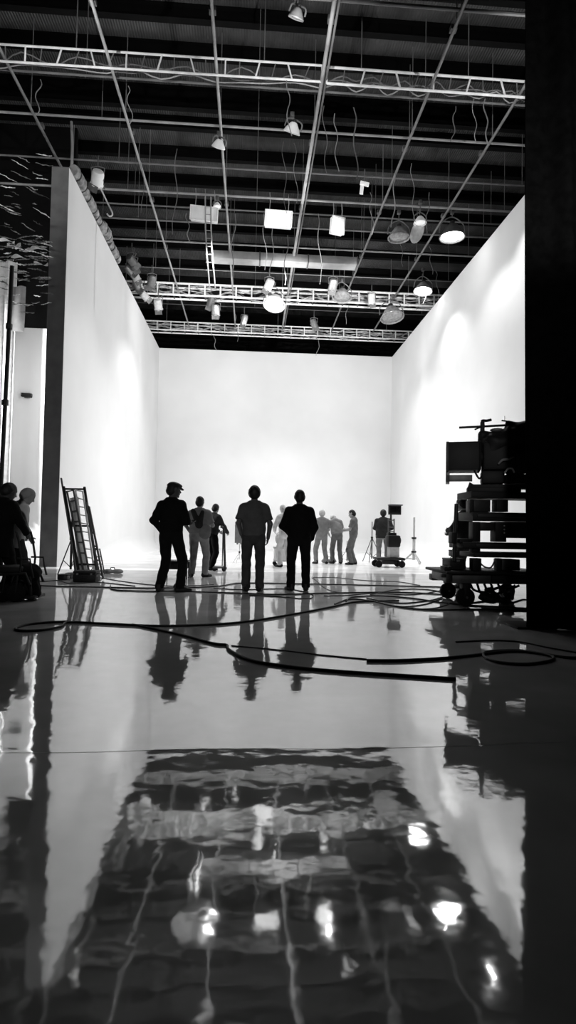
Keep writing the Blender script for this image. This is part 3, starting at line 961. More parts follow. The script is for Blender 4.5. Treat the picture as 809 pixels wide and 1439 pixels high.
def person(label, P, height, rz, top, legs, skin=None, res=0.012, sleeves='short', hem=0.90, lean=0.0, side_lean=0.0, feet=None, el=None, wr=None,
           head=(0.0, 0.0), cap=None, hairv=None, bulk=1.0, curl=0.7, group=None, shoes=None, handdir=None, knees=None, seed=0, cuff=0.06, hoodie=False, hair_style='short'):
    s = height / 1.78
    root = thing('person', label, 'person', P, rz, group)
    V3 = lambda *a: np.array(a, float) * s
    hipz = 0.93
    feet = feet or [(-0.12, 0.0), (0.12, 0.0)]
    spread = max(0, abs(feet[0][0] - feet[1][0]) - 0.24)
    hipz -= 0.10 * spread
    Rl = np.array(Matrix.Rotation(-lean, 3, 'X') @ Matrix.Rotation(side_lean, 3, 'Y'))
    hip = V3((feet[0][0] + feet[1][0]) / 2, (feet[0][1] + feet[1][1]) / 2 + 0.0, hipz)

    def T(x, y, z):
        return hip + Rl @ (V3(x, y, z - 0.93))
    Rh = Rl @ np.array(Matrix.Rotation(-head[0], 3, 'Z') @ Matrix.Rotation(-head[1], 3, 'X'))
    nb = T(0, 0.005, 1.515)
    HS = 1.12

    def Hd(x, y, z):
        return nb + HS * (Rh @ V3(x, y, z - 1.535))
    b = bulk
    sh = [T(-0.178 * (0.6 + 0.4 * b), 0, 1.405), T(0.178 * (0.6 + 0.4 * b), 0, 1.405)]
    el = el or [(-0.27, -0.03, 1.13), (0.27, -0.03, 1.13)]
    wr = wr or [(-0.27, 0.05, 0.88), (0.27, 0.05, 0.88)]
    E = [T(*e) for e in el]
    Wp = [T(*w) for w in wr]
    hp = [hip + V3(-0.094 * b, 0, -0.02), hip + V3(0.094 * b, 0, -0.02)]
    an = [V3(f[0], f[1], 0.085) for f in feet]
    kn = []
    for i in (0, 1):
        m = hp[i] * 0.48 + an[i] * 0.52
        dd = np.linalg.norm(hp[i] - an[i])
        m = m + np.array([0, 1, 0]) * math.sqrt(max(0.0004, (0.44 * s) ** 2 - (dd / 2) ** 2)) * 0.8
        m = m + np.array([(-0.012, 0.012)[i], 0, 0]) * s
        if knees:
            m = V3(*knees[i])
        kn.append(m)
    toe = [(f[2] if len(f) > 2 else (-0.25, 0.25)[i]) for i, f in enumerate(feet)]

    # --- body
    fd = Field()
    Rm = Rl
    fd.ell(hip + V3(0, 0, 0.02), V3(0.14 * b, 0.10 * b, 0.11), 0.04)
    fd.ell(T(0, 0, 1.10), V3(0.135 * b, 0.095 * b, 0.17), 0.06, Rm)
    fd.ell(T(0, 0, 1.29), V3(0.155 * b, 0.105 * b, 0.19), 0.06, Rm)
    fd.cap(T(-0.14 * b, 0, 1.40), T(0.14 * b, 0, 1.40), 0.055 * s, None, 0.05)
    fd.cap(T(0, -0.012, 1.46), T(0, 0.0, 1.53), 0.066 * s, 0.054 * s, 0.05)
    fd.cap(T(0, 0.0, 1.48), Hd(0, 0.012, 1.60), 0.056 * s, 0.052 * s, 0.02)
    fd.ell(Hd(0, 0.012, 1.685), V3(0.074, 0.093, 0.098) * HS, 0.02, Rh)
    fd.ell(Hd(0, 0.05, 1.625), V3(0.055, 0.058, 0.062) * HS, 0.03, Rh)
    fd.cap(Hd(0, 0.098, 1.685), Hd(0, 0.122, 1.647), 0.010 * s, 0.016 * s, 0.012)
    fd.cap(Hd(-0.028, 0.092, 1.698), Hd(0.028, 0.092, 1.698), 0.012 * s, None, 0.012)
    fd.cap(Hd(-0.02, 0.104, 1.612), Hd(0.02, 0.104, 1.612), 0.009 * s, None, 0.008)
    fd.ell(Hd(0, 0.09, 1.578), V3(0.024, 0.02, 0.018) * HS, 0.015, Rh)
    for sx in (-1, 1):
        fd.ell(Hd(sx * 0.079, 0.0, 1.665), V3(0.012, 0.022, 0.034) * HS, 0.008, Rh)
    for i, sx in ((0, -1), (1, 1)):
        fd.cap(sh[i], E[i], 0.053 * s * (0.5 + 0.5 * b), 0.040 * s, 0.03)
        fd.cap(E[i], Wp[i], 0.045 * s, 0.031 * s, 0.02)
        d = nrm(Wp[i] - E[i])
        if handdir and handdir[i] is not None:
            d = nrm(handdir[i])
        hand(fd, Wp[i], d, sx if True else 1, (-sx, 0.25, 0.0) if abs(d[0]) < 0.8 else (0, -0.6, -0.6), curl, s)
        fd.cap(hp[i], kn[i], 0.076 * s * b, 0.052 * s, 0.03)
        fd.cap(kn[i], an[i], 0.054 * s, 0.038 * s, 0.03)
        fd.ell(kn[i] * 0.62 + an[i] * 0.38 + V3(0, -0.008, 0), V3(0.044, 0.046, 0.11), 0.03)
        t = toe[i]
        fw = np.array([math.sin(t), math.cos(t), 0])
        fd.cap(an[i] + fw * -0.03 * s + V3(0, 0, -0.03), an[i] + fw * 0.15 * s + V3(0, 0, -0.052), 0.036 * s, 0.024 * s, 0.03)
    def face(Fd, X, Y, Z):
        # eye sockets with eyeballs, and the line of the mouth
        for sx in (-1, 1):
            c = Hd(sx * 0.031, 0.104, 1.676)
            d2 = np.sqrt((X - c[0]) ** 2 + (Y - c[1]) ** 2 + (Z - c[2]) ** 2)
            Fd = np.maximum(Fd, 0.018 * s - d2)
            c = Hd(sx * 0.031, 0.086, 1.676)
            d2 = np.sqrt((X - c[0]) ** 2 + (Y - c[1]) ** 2 + (Z - c[2]) ** 2)
            Fd = np.minimum(Fd, d2 - 0.013 * s)
        return Fd
    np_build('body', fd.mesh(res, face), skin or M['skin'], root)

    # --- shirt or jacket
    g = Field()
    wv = wrinkle(0.0045, seed)
    g.ell(T(0, 0, 1.00), V3(0.188 * b, 0.140 * b, 0.19), 0.06, Rm)
    g.ell(T(0, 0, 1.14), V3(0.182 * b, 0.138 * b, 0.20), 0.07, Rm)
    g.ell(T(0, -0.005, 1.29), V3(0.190 * b, 0.136 * b, 0.20), 0.07, Rm)
    g.cap(T(-0.15 * b, 0, 1.395), T(0.15 * b, 0, 1.395), 0.080 * s, None, 0.05)
    g.cap(T(-0.055, -0.012, 1.458), T(0.055, -0.012, 1.458), 0.070 * s, None, 0.09)
    g.cap(T(0, -0.012, 1.46), T(0, -0.006, 1.53), 0.075 * s, 0.062 * s, 0.05)
    if hem < 0.86:
        g.cap(T(0, 0, 0.98), T(0, 0, hem - 0.1), 0.185 * s * b, 0.19 * s * b, 0.05, 0.72)
    for i in (0, 1):
        dd = E[i] - sh[i]
        if sleeves == 'short':
            e = sh[i] + dd * 0.78
            g.cap(sh[i], sh[i] + dd, 0.076 * s * (0.5 + 0.5 * b), 0.072 * s, 0.05, None, (e, nrm(dd)))
        elif sleeves == 'long':
            g.cap(sh[i], E[i], 0.076 * s * (0.5 + 0.5 * b), 0.062 * s, 0.05)
            d2 = Wp[i] - E[i]
            g.cap(E[i], E[i] + d2 * 1.1, 0.061 * s, 0.046 * s, 0.03, None, (E[i] + d2 * 0.97, nrm(d2)))
    hz_ = T(0, 0, hem)
    up = Rl @ np.array([0, 0, 1.0])
    nk = T(0, 0, 1.535)

    def cut_top(Fd, X, Y, Z):
        Fd = Fd + wv(X, Y, Z)
        t1 = (hz_[0] - X) * up[0] + (hz_[1] - Y) * up[1] + (hz_[2] - Z) * up[2]
        t2 = (X - nk[0]) * up[0] + (Y - nk[1]) * up[1] + (Z - nk[2]) * up[2]
        # only the trunk is cut at the hem, not the sleeves
        rad = np.sqrt((X - hz_[0]) ** 2 + (1.3 * (Y - hz_[1])) ** 2)
        t1 = np.where(rad < 0.235 * s * b, t1, -1)
        return np.maximum(Fd, np.maximum(t1, t2))
    np_build('shirt' if sleeves == 'short' else 'jacket', g.mesh(res, cut_top), top, root)

    # --- trousers
    g = Field()
    wv2 = wrinkle(0.005, seed + 2)
    g.ell(hip + V3(0, 0, 0.03), V3(0.182 * b, 0.136 * b, 0.17), 0.05)
    for i in (0, 1):
        g.cap(hp[i] + V3(0, 0, 0.0), kn[i], 0.098 * s * b, 0.081 * s, 0.012)
        d3 = an[i] - kn[i]
        g.cap(kn[i], kn[i] + d3 * 1.05, 0.080 * s, 0.074 * s, 0.01)
    wz = hip[2] + 0.10 * s

    def cut_leg(Fd, X, Y, Z):
        return np.maximum(Fd + wv2(X, Y, Z), np.maximum(Z - wz, cuff * s - Z))
    np_build('trousers', g.mesh(res, cut_leg), legs, root)

    # --- shoes
    for i in (0, 1):
        t = toe[i]
        fw = np.array([math.sin(t), math.cos(t), 0])
        g = Field()
        a = an[i] * np.array([1, 1, 0])
        g.cap(a + fw * -0.045 * s + V3(0, 0, 0.045), a + fw * 0.06 * s + V3(0, 0, 0.05), 0.047 * s, 0.047 * s, 0.02)
        g.cap(a + fw * 0.06 * s + V3(0, 0, 0.035), a + fw * 0.165 * s + V3(0, 0, 0.026), 0.048 * s, 0.036 * s, 0.03)
        g.cap(a + fw * -0.03 * s + V3(0, 0, 0.06), a + fw * -0.025 * s + V3(0, 0, 0.11), 0.048 * s, 0.046 * s, 0.02)
        np_build('shoe', g.mesh(min(res, 0.009), lambda Fd, X, Y, Z: np.maximum(Fd, np.maximum(0.002 - Z, Z - 0.125 * s))), shoes or M['black'], root)

    # --- hair, cap
    hm = hairv or M['hair']
    g = Field()
    g.ell(Hd(0, 0.004, 1.690), V3(0.081, 0.099, 0.097 if cap is None else 0.085) * HS, 0.01, Rh)
    if hair_style == 'full' and not cap:
        g.ell(Hd(0, -0.015, 1.67), V3(0.093, 0.098, 0.105) * HS, 0.02, Rh)
    if hair_style == 'bun':
        g.ell(Hd(0, -0.09, 1.74), V3(0.04, 0.045, 0.04) * HS, 0.01, Rh)
    g.ell(Hd(0, -0.03, 1.645), V3(0.080, 0.072, 0.075) * HS, 0.02, Rh)
    pc, pn = Hd(0, 0.055, 1.72), Rh @ nrm((0, 0.86, -0.51))

    def cut_hair(Fd, X, Y, Z):
        return np.maximum(Fd + 0.003 * np.sin(70 * X + 40 * Z) * np.sin(60 * Y + 30 * Z), (X - pc[0]) * pn[0] + (Y - pc[1]) * pn[1] + (Z - pc[2]) * pn[2])
    np_build('hair', g.mesh(min(res, 0.009), cut_hair), hm, root)
    if cap:
        g = Field()
        g.ell(Hd(0, 0.0, 1.700), V3(0.085, 0.105, 0.082) * HS, 0.0, Rh)
        g.ell(Hd(0, 0.035, 1.735), V3(0.078, 0.098, 0.040) * HS, 0.03, Rh)
        c0, cn = Hd(0, 0, 1.705), Rh @ np.array([0, -0.10, -1.0])
        co = np_build('cap', g.mesh(min(res, 0.008), lambda Fd, X, Y, Z: np.maximum(Fd, (X - c0[0]) * cn[0] + (Y - c0[1]) * cn[1] + (Z - c0[2]) * cn[2])), cap, root)
        g = Field()
        g.cap(Hd(0, 0.05, 1.712), Hd(0, 0.115, 1.695), 0.076 * s, 0.055 * s, 0.01)
        c1 = Hd(0, 0.1, 1.706); n1 = Rh @ nrm((0, 0.25, 1.0))
        np_build('brim', g.mesh(0.006, lambda Fd, X, Y, Z: np.maximum(Fd, np.abs((X - c1[0]) * n1[0] + (Y - c1[1]) * n1[1] + (Z - c1[2]) * n1[2]) - 0.009)), cap, co)
    return root, dict(T=T, Hd=Hd, E=E, W=Wp, hip=hip, s=s, Rl=Rl)


CL = {k: cloth('cloth_' + k, v) for k, v in dict(black=0.006, jet=0.005, charcoal=0.03, tee=0.065, slate=0.06, jeans=0.04, ash=0.16, stone=0.22, vest=0.02, pale=0.30, light=0.24, fog=0.42, smoke=0.16, chalk=0.62, coat=0.45).items()}

# three men in front of the bright stage
p = gnd(239, 832)
r1, k1 = person('man in dark clothes and flat peaked cap, leftmost of the three standing in front', p, 1.80, -0.42, CL['jet'], CL['black'], res=0.007, sleeves='long', hem=0.88,
       feet=[(-0.17, -0.05, -0.3), (0.14, 0.06, 0.75)], el=[(-0.285, -0.07, 1.16), (0.25, 0.06, 1.15)], wr=[(-0.21, 0.10, 0.97), (0.17, 0.29, 1.14)], head=(0.55, 0.12), cap=M['black'],
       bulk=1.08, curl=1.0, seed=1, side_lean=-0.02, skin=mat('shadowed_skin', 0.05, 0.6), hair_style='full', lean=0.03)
hw = r1.matrix_basis @ Vector(k1['W'][1])
hw = Vector(p) + Matrix.Rotation(-0.42, 3, 'Z') @ Vector(k1['W'][1])
ph = thing('phone', 'small black phone in the right hand of the man in cap', 'phone', hw + Matrix.Rotation(-0.42, 3, 'Z') @ Vector((-0.012, 0.10, 0.012)), -0.42)
MB().obox((0, 0, 0), (0.075, 0.15, 0.01), rotd(0.35, 0.15), 0.004).build('phone_body', M['black'], ph)
MB().obox((0, -0.002, 0.006), (0.066, 0.135, 0.002), rotd(0.35, 0.15), 0.0).build('screen', M['glass'], ph)
p = gnd(355, 831)
person('man in dark grey t-shirt and grey trousers, middle of the three standing in front', p, 1.78, 0.0, CL['tee'], CL['jeans'], res=0.007, sleeves='short', hem=0.90,
       feet=[(-0.115, 0.0, -0.22), (0.11, 0.0, 0.3)], el=[(-0.258, -0.06, 1.15), (0.272, -0.04, 1.14)], wr=[(-0.215, 0.12, 0.96), (0.245, 0.06, 0.90)], head=(0.1, 0.05),
       bulk=1.06, curl=0.8, seed=2, skin=mat('shaded_skin', 0.07, 0.55), hair_style='full')  # skin colour darkened for the shaded side towards the camera
p = gnd(419, 830)
person('man dressed all in black with elbows out, rightmost of the three standing in front', p, 1.74, -0.06, CL['jet'], CL['black'], res=0.007, sleeves='long', hem=0.86,
       feet=[(-0.135, 0.0, -0.5), (0.13, 0.0, 0.05)], el=[(-0.292, -0.03, 1.14), (0.275, 0.02, 1.13)], wr=[(-0.15, 0.19, 0.98), (0.22, 0.17, 0.90)], head=(-0.05, 0.05),
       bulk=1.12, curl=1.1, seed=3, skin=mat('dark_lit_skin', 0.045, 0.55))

# crew behind them
p = gnd(277, 811)
r4, k4 = person('crew member in grey shirt with dark back harness, behind the man in cap', p, 1.74, -0.18, CL['ash'], CL['stone'], res=0.009, sleeves='short', hem=0.97,
       feet=[(-0.13, -0.02, -0.3), (0.16, 0.04, 0.6)], el=[(-0.31, -0.02, 1.16), (0.28, 0.10, 1.15)], wr=[(-0.20, 0.10, 0.95), (0.13, 0.27, 1.18)], head=(0.1, 0.05), bulk=1.16, seed=4, hair_style='short')
g = Field()
g.cap(k4['T'](-0.11, -0.13, 1.46), k4['T'](0.04, -0.165, 1.16), 0.05, 0.075, 0.03)
g.cap(k4['T'](0.10, -0.12, 1.44), k4['T'](0.04, -0.165, 1.16), 0.04, 0.075, 0.03)
np_build('harness', g.mesh(0.009), CL['vest'], r4)
g = Field()
g.ell(k4['T'](0.17, -0.14, 1.02), (0.12, 0.06, 0.16), 0.02, np.array(Matrix.Rotation(0.5, 3, 'Y')))
g.ell(k4['T'](0.19, -0.13, 0.95), (0.10, 0.055, 0.10), 0.03)
np_build('hip_bag', g.mesh(0.009), CL['smoke'], r4)
p = gnd(297, 801)
person('crew member in dark top pushing a tall cart handle, beside the crew member with harness', p, 1.70, -0.75, CL['charcoal'], CL['black'], res=0.010, sleeves='long', hem=0.92,
       feet=[(-0.10, 0.05, -0.1), (0.12, -0.12, 0.2)], el=[(-0.26, 0.16, 1.19), (0.26, 0.18, 1.17)], wr=[(-0.13, 0.40, 1.08), (0.16, 0.42, 1.06)], head=(-0.4, 0.2), lean=0.14, bulk=1.05, seed=5, curl=1.2)

# pale group in the bright part of the stage
p = gnd(451, 792.5)
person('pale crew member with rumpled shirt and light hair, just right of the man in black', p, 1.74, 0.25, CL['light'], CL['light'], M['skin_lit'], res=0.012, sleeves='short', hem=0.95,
       feet=[(-0.16, 0.05), (0.18, -0.02)], el=[(-0.26, 0.08, 1.14), (0.27, 0.05, 1.13)], wr=[(-0.14, 0.24, 1.02), (0.16, 0.24, 1.0)], head=(0.4, 0.25), bulk=1.06, seed=6, hairv=M['pale'], hair_style='full')
p = gnd(471, 792.3)
person('pale crew member bending forward so the head is hidden, between two standing crew members', p, 1.72, 0.18, CL['light'], CL['smoke'], M['skin_lit'], res=0.012, sleeves='short', hem=0.95,
       feet=[(-0.06, 0.10), (0.17, -0.06)], el=[(-0.26, 0.22, 1.22), (0.27, 0.12, 1.16)], wr=[(-0.14, 0.36, 1.06), (0.22, 0.28, 1.0)], head=(0.0, 0.95), lean=0.30, bulk=1.02, seed=7, hairv=M['pale'], side_lean=-0.06)
p = gnd(495.5, 793.5)
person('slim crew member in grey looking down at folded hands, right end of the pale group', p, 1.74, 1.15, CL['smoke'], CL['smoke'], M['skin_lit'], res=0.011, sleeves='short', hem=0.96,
       feet=[(-0.10, 0.03), (0.12, -0.03)], el=[(-0.25, 0.06, 1.14), (0.25, 0.05, 1.13)], wr=[(-0.06, 0.26, 1.13), (0.06, 0.27, 1.10)], head=(0.1, 0.4), lean=-0.03, bulk=0.93, seed=8, curl=1.0)
p = gnd(537, 792)
person('camera operator in dark hooded jacket standing behind the distant camera rig', p, 1.80, -0.25, CL['charcoal'], CL['smoke'], M['hair'], res=0.011, sleeves='long', hem=0.84,
       feet=[(-0.12, 0.02), (0.14, 0.04)], el=[(-0.27, 0.05, 1.17), (0.29, 0.16, 1.18)], wr=[(-0.14, 0.26, 1.12), (0.24, 0.36, 1.14)], head=(-0.1, 0.1), bulk=1.26, seed=9, hair_style='full')
p = gnd(400, 797)
person('overexposed person in white leaning over the pale crate, half hidden behind the man in black', p, 1.80, 0.5, CL['chalk'], CL['chalk'], mat('bleached_skin', 0.6, 0.6), res=0.012, sleeves='long', hem=0.9,
       feet=[(-0.14, 0.03), (0.14, -0.03)], el=[(-0.27, 0.12, 1.16), (0.27, 0.1, 1.14)], wr=[(-0.12, 0.36, 1.06), (0.12, 0.34, 1.04)], head=(0.2, 0.3), lean=0.16, seed=10, hairv=M['pale'])
p = gnd(656, 822)
p.y = 10.6
p.x = at(652, 720, 10.6).x
person('crew member in dark jacket standing beyond the large camera dolly', p, 1.72, 0.75, CL['charcoal'], CL['slate'], M['skin'], res=0.010, sleeves='long', hem=0.88,
       el=[(-0.28, 0.10, 1.16), (0.28, 0.08, 1.15)], wr=[(-0.10, 0.30, 1.13), (0.10, 0.31, 1.08)], head=(0.1, 0.3), bulk=1.05, seed=11, hair_style='full')
# left edge
p = at(-8, 845, 8.45); p.z = 0
person('dark bulky person at the left edge, standing behind the wheeled frame', p, 1.68, -0.5, CL['jet'], CL['black'], res=0.009, sleeves='long', hem=0.62,
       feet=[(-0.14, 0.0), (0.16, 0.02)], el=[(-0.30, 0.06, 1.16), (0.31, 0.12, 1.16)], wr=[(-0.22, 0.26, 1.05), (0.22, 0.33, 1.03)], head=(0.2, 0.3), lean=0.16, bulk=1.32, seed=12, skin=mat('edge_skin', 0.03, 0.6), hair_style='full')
p = at(19, 800, 9.2); p.z = 0
person('person in plain grey coat standing close behind the dark person at the left edge', p, 1.66, -0.9, CL['coat'], CL['charcoal'], M['grey_cloth'], res=0.010, sleeves='long', hem=0.74,
       el=[(-0.28, 0.0, 1.15), (0.28, 0.03, 1.14)], wr=[(-0.2, 0.16, 0.98), (0.22, 0.18, 0.95)], head=(0.1, 0.45), lean=0.16, bulk=1.15, seed=13, hair_style='full', hairv=M['grey_cloth'])

# ------------------------------------------------------------------ props measured on a vertical plane
class Plane:
    def __init__(s, Y, org):
        s.Y, s.o = Y, Vector(org)

    def q(s, u, v, y=0.0):
        p = at(u, v, s.Y) - s.o
        return Vector((p.x, y, p.z))

    def box(s, mb, u0, v0, u1, v1, y0, y1, bev=0.008, R=None):
        a, b = s.q(u0, v0), s.q(u1, v1)
        return mb.obox(((a.x + b.x) / 2, (y0 + y1) / 2, (a.z + b.z) / 2), (abs(b.x - a.x), abs(y1 - y0), abs(a.z - b.z)), R, bev)


def wheel(parent, c, r, w, name='wheel', axis='Y', rz=0.0):
    R = {'Y': Matrix.Rotation(PI / 2, 3, 'X'), 'X': Matrix.Rotation(PI / 2, 3, 'Y')}[axis]
    R = Matrix.Rotation(rz, 3, 'Z') @ R
    t = MB().lathe([(r * 0.62, -w * 0.5), (r * 0.9, -w * 0.5), (r, -w * 0.3), (r, w * 0.3), (r * 0.9, w * 0.5), (r * 0.62, w * 0.5)], c, R, 28).build(name, M['rubber'], parent)
    MB().lathe([(0, -w * 0.42), (r * 0.2, -w * 0.46), (r * 0.25, -w * 0.3), (r * 0.6, -w * 0.3), (r * 0.66, -w * 0.45), (r * 0.66, w * 0.45), (r * 0.6, w * 0.3), (r * 0.25, w * 0.3), (r * 0.2, w * 0.46), (0, w * 0.42)], c, R, 24).build('hub', M['dark'], t)
    return t


g0 = gnd(657, 853.5)
DY = g0.y
g0.z = 0
root = thing('camera_dolly', 'large black wheeled camera dolly with shelves, beside the black drape', 'camera dolly', (g0.x, DY, 0))
D = Plane(DY, (g0.x, DY, 0))
DD = 0.95
mb = MB(); D.box(mb, 636, 808, 775, 822, 0.02, DD, 0.02)
mb.build('chassis', mat('chassis_paint', 0.07, 0.45, 0.2, 0.3, 0.4, 5), root)
mb = MB(); D.box(mb, 690, 809, 775, 821, -0.02, 0.02, 0.01)
mb.build('skid_plate', M['black'], root)
mb = MB(); D.box(mb, 627, 802.5, 778, 808.5, -0.02, DD + 0.02, 0.01)
mb.build('deck', M['black'], root)
for (u, v, yy) in ((629, 808, 0.92), (628.5, 814, 0.92)):
    pass
mb = MB(); D.box(mb, 627, 806, 635, 819, 0.0, 0.14, 0.01); D.box(mb, 621.5, 806.5, 627, 812, 0.03, 0.11, 0.01)
mb.build('levelling_jack', M['dark'], root)
rw = (D.q(670, 840) - D.q(657, 840)).length
for (x, y, r) in ((0.0, 0.10, rw), (1.05, 0.10, rw)):
    w = wheel(root, (x, y, r), r, 0.085)
    mb = MB()
    mb.obox((x, y, r * 2.15), (0.12, 0.13, 0.07), None, 0.01)
    for sy in (-1, 1):
        mb.obox((x, y + sy * 0.062, r * 1.6), (0.07, 0.012, r * 1.3), None, 0.004)
    mb.build('fork', M['black'], root)
    MB().cyl((x, y - 0.075, r), (x, y + 0.075, r), 0.018, None, 12).build('axle', M['mid'], root)
rl = gnd(629, 841)
dx, dyy = rl.x - g0.x, rl.y - g0.y
r2 = 0.125
for x in (dx, 1.05):
    wheel(root, (x, dyy, r2), r2, 0.08)
    mb = MB()
    mb.obox((x, dyy, r2 * 2.2), (0.12, 0.13, 0.07), None, 0.01)
    for sy in (-1, 1):
        mb.obox((x, dyy + sy * 0.06, r2 * 1.6), (0.07, 0.012, r2 * 1.3), None, 0.004)
    mb.build('fork', M['black'], root)
    MB().cyl((x, dyy - 0.07, r2), (x, dyy + 0.07, r2), 0.016, None, 12).build('axle', M['mid'], root)
if dyy > DD:
    mb = MB(); mb.obox((0.55, dyy, 0.34), (1.5, 0.16, 0.1), None, 0.015); mb.obox((0.45, (dyy + DD) / 2, 0.36), (0.5, dyy - DD + 0.1, 0.08), None, 0.01)
    mb.build('rear_axle_beam', M['dark'], root)
# shelves
for nm, (u0, v0, u1, v1) in dict(lower_shelf=(652, 762, 772, 773), lower_rail=(668, 776.5, 772, 785), middle_shelf=(666, 719, 772, 733), upper_shelf=(664, 689.5, 772, 701)).items():
    mb = MB(); D.box(mb, u0, v0, u1, v1, 0.05, 0.62, 0.012)
    mb.build(nm, M['black'], root)
for (u0, v0, u1, v1) in ((670, 764, 740, 770), (672, 722, 740, 728)):
    mb = MB(); D.box(mb, u0, v0, u1, v1, 0.03, 0.06, 0.004)
    mb.build('trim_strip', M['dark'], root)
# columns
for (u0, v0, u1, v1, y0, y1) in ((668, 733, 679, 762, 0.10, 0.26), (700.5, 733, 716, 762, 0.10, 0.3), (668, 785, 680.5, 803, 0.10, 0.24), (702.5, 785, 710, 803, 0.10, 0.2), (664, 701, 670, 720, 0.10, 0.2), (702, 701, 718.5, 719, 0.10, 0.28), (668, 770, 679, 778, 0.1, 0.25), (757, 700, 765, 803, 0.1, 0.2)):
    mb = MB(); D.box(mb, u0, v0, u1, v1, y0, y1, 0.01)
    mb.build('column', M['black'], root)
mb = MB(); D.box(mb, 679, 733.5, 700, 746, 0.14, 0.5, 0.01)
mb.build('battery_drawer', M['dark'], root)
mb = MB(); D.box(mb, 715, 733.0, 764, 757, 0.10, 0.5, 0.01)
mb.build('battery_drawer', M['black'], root)
mb = MB(); D.box(mb, 671, 701, 695, 719, 0.14, 0.45, 0.01)
mb.build('control_unit', M['dark'], root)
mb = MB(); D.box(mb, 714, 787, 740, 803, 0.2, 0.5, 0.01)
mb.build('battery_drawer', M['mid'], root)
for k in range(3):
    mb = MB().ball(D.q(712.5, 739 + 5 * k, 0.095), 0.012, 8, 6)
    mb.build('indicator_knob', M['steel'], root)
# vertical post by the left end
mb = MB().cyl(D.q(645.5, 790, 0.22), D.q(649, 707, 0.22), 0.028, None, 10)
mb.build('push_post', M['dark'], root)
mb = MB(); D.box(mb, 640, 748, 646, 764, 0.15, 0.3, 0.01); D.box(mb, 650, 757, 668, 764, 0.12, 0.4, 0.01)
mb.build('steering_arm', M['black'], root)
# hoses under the deck
for k in range(5):
    pts = [D.q(672 + 10 * k, 823, 0.3), D.q(680 + 10 * k, 833 + 4 * (k % 2), 0.35), D.q(700 + 8 * k, 836 - 3 * (k % 3), 0.4), D.q(722 + 6 * k, 826, 0.35)]
    MB().tube(smooth_path(pts, 6), 0.018, 6).build('hose', M['rubber'] if k % 2 else M['dark'], root)
pts = [D.q(680, 790, 0.2), D.q(686, 797, 0.15), D.q(694, 799, 0.15), D.q(700, 796, 0.2), D.q(703, 790, 0.2)]
MB().tube(smooth_path(pts, 6), 0.012, 6).build('hose', M['mid'], root)

g = Field()
for (u, v, y, r) in ((694, 842, 0.35, 0.06), (702, 846, 0.3, 0.07), (712, 843, 0.4, 0.06), (722, 848, 0.32, 0.06), (732, 842, 0.4, 0.06), (708, 834, 0.5, 0.05)):
    c = D.q(u, v, y); g.ell((c.x, y, max(0.035, c.z)), (r * 1.5, r * 1.2, r), 0.05)
lump = g.mesh(0.011, lambda Fd, X, Y, Z: np.maximum(Fd + wrinkle(0.012, 8)(X * 1.5, Y, Z * 1.5), 0.004 - Z))
cb = np_build('cloth_bundle', lump, M['dark'])
cb.location = (g0.x, DY, 0)
tag(cb, 'crumpled dark cloth bundle on the floor under the dolly deck', 'cloth bundle')

# boxes standing on the dolly deck
zt = D.q(650, 802.5).z
def ontop(name, label, cat, u0, v0, u1, v1, y0, y1, m, m2):
    a, b = D.q(u0, v0), D.q(u1, v1)
    cx = (a.x + b.x) / 2 + g0.x
    r = thing(name, label, cat, (cx, DY + (y0 + y1) / 2, b.z))
    w, d, h = abs(b.x - a.x), y1 - y0, a.z - b.z
    MB().obox((0, 0, h * 0.42), (w, d, h * 0.82), None, 0.012).build('box_body', m, r)
    MB().obox((0, 0, h * 0.9), (w * 1.03, d * 1.03, h * 0.18), None, 0.01).build('lid', m2, r)
    MB().tube([(-w * 0.2, 0, h), (-w * 0.2, 0, h * 1.12), (w * 0.2, 0, h * 1.12), (w * 0.2, 0, h)], 0.008, 6).build('handle', M['dark'], r)
    MB().obox((0, -d / 2 - 0.006, h * 0.8), (w * 0.2, 0.012, h * 0.2), None, 0.003).build('latch', M['mid'], r)
    return r
ontop('equipment_box', 'black equipment box with lid on the left end of the dolly deck', 'box', 641, 786, 664, 802.5, 0.25, 0.6, M['black'], M['dark'])
ontop('equipment_box', 'small flat black box at the outermost left corner of the dolly deck', 'box', 626, 796, 636, 802.5, 0.05, 0.24, M['black'], M['black'])
ontop('equipment_box', 'upright dark box on top of the black equipment box on the dolly', 'box', 647, 774, 656, 783.6, 0.3, 0.5, M['dark'], M['black'])

# the cinema camera on its head
ztop = D.q(690, 689.5).z
cg = Vector((D.q(700, 689).x + g0.x, DY + 0.33, ztop))
root = thing('cinema_camera', 'large black cinema camera with square matte box mounted on top of the dolly', 'camera', cg, -0.33)
C = Plane(DY + 0.33, cg)
mb = MB(); C.box(mb, 662, 681, 762, 689, -0.15, 0.15, 0.012); mb.obox((0.06, 0, 0.03), (0.74, 0.3, 0.075), None, 0.01)
mb.build('mounting_plate', M['black'], root)
mb = MB(); a, b, c = C.q(658, 687), C.q(661, 677.5), C.q(674, 686)
mb.add([a + Vector((0, -0.1, 0)), b + Vector((0, -0.1, 0)), c + Vector((0, -0.1, 0)), a + Vector((0, 0.1, 0)), b + Vector((0, 0.1, 0)), c + Vector((0, 0.1, 0))], [(0, 2, 1), (3, 4, 5), (0, 1, 4, 3), (1, 2, 5, 4), (2, 0, 3, 5)])
mb.build('plate_wedge', M['black'], root)
mb = MB(); C.box(mb, 676, 662, 706, 681, -0.13, 0.13, 0.03); C.box(mb, 706, 668, 760, 682, -0.12, 0.12, 0.03)
mb.build('fluid_head', M['black'], root)
body = MB(); C.box(body, 678, 622, 765, 664, -0.17, 0.17, 0.04)
body.build('camera_body', M['black'], root)
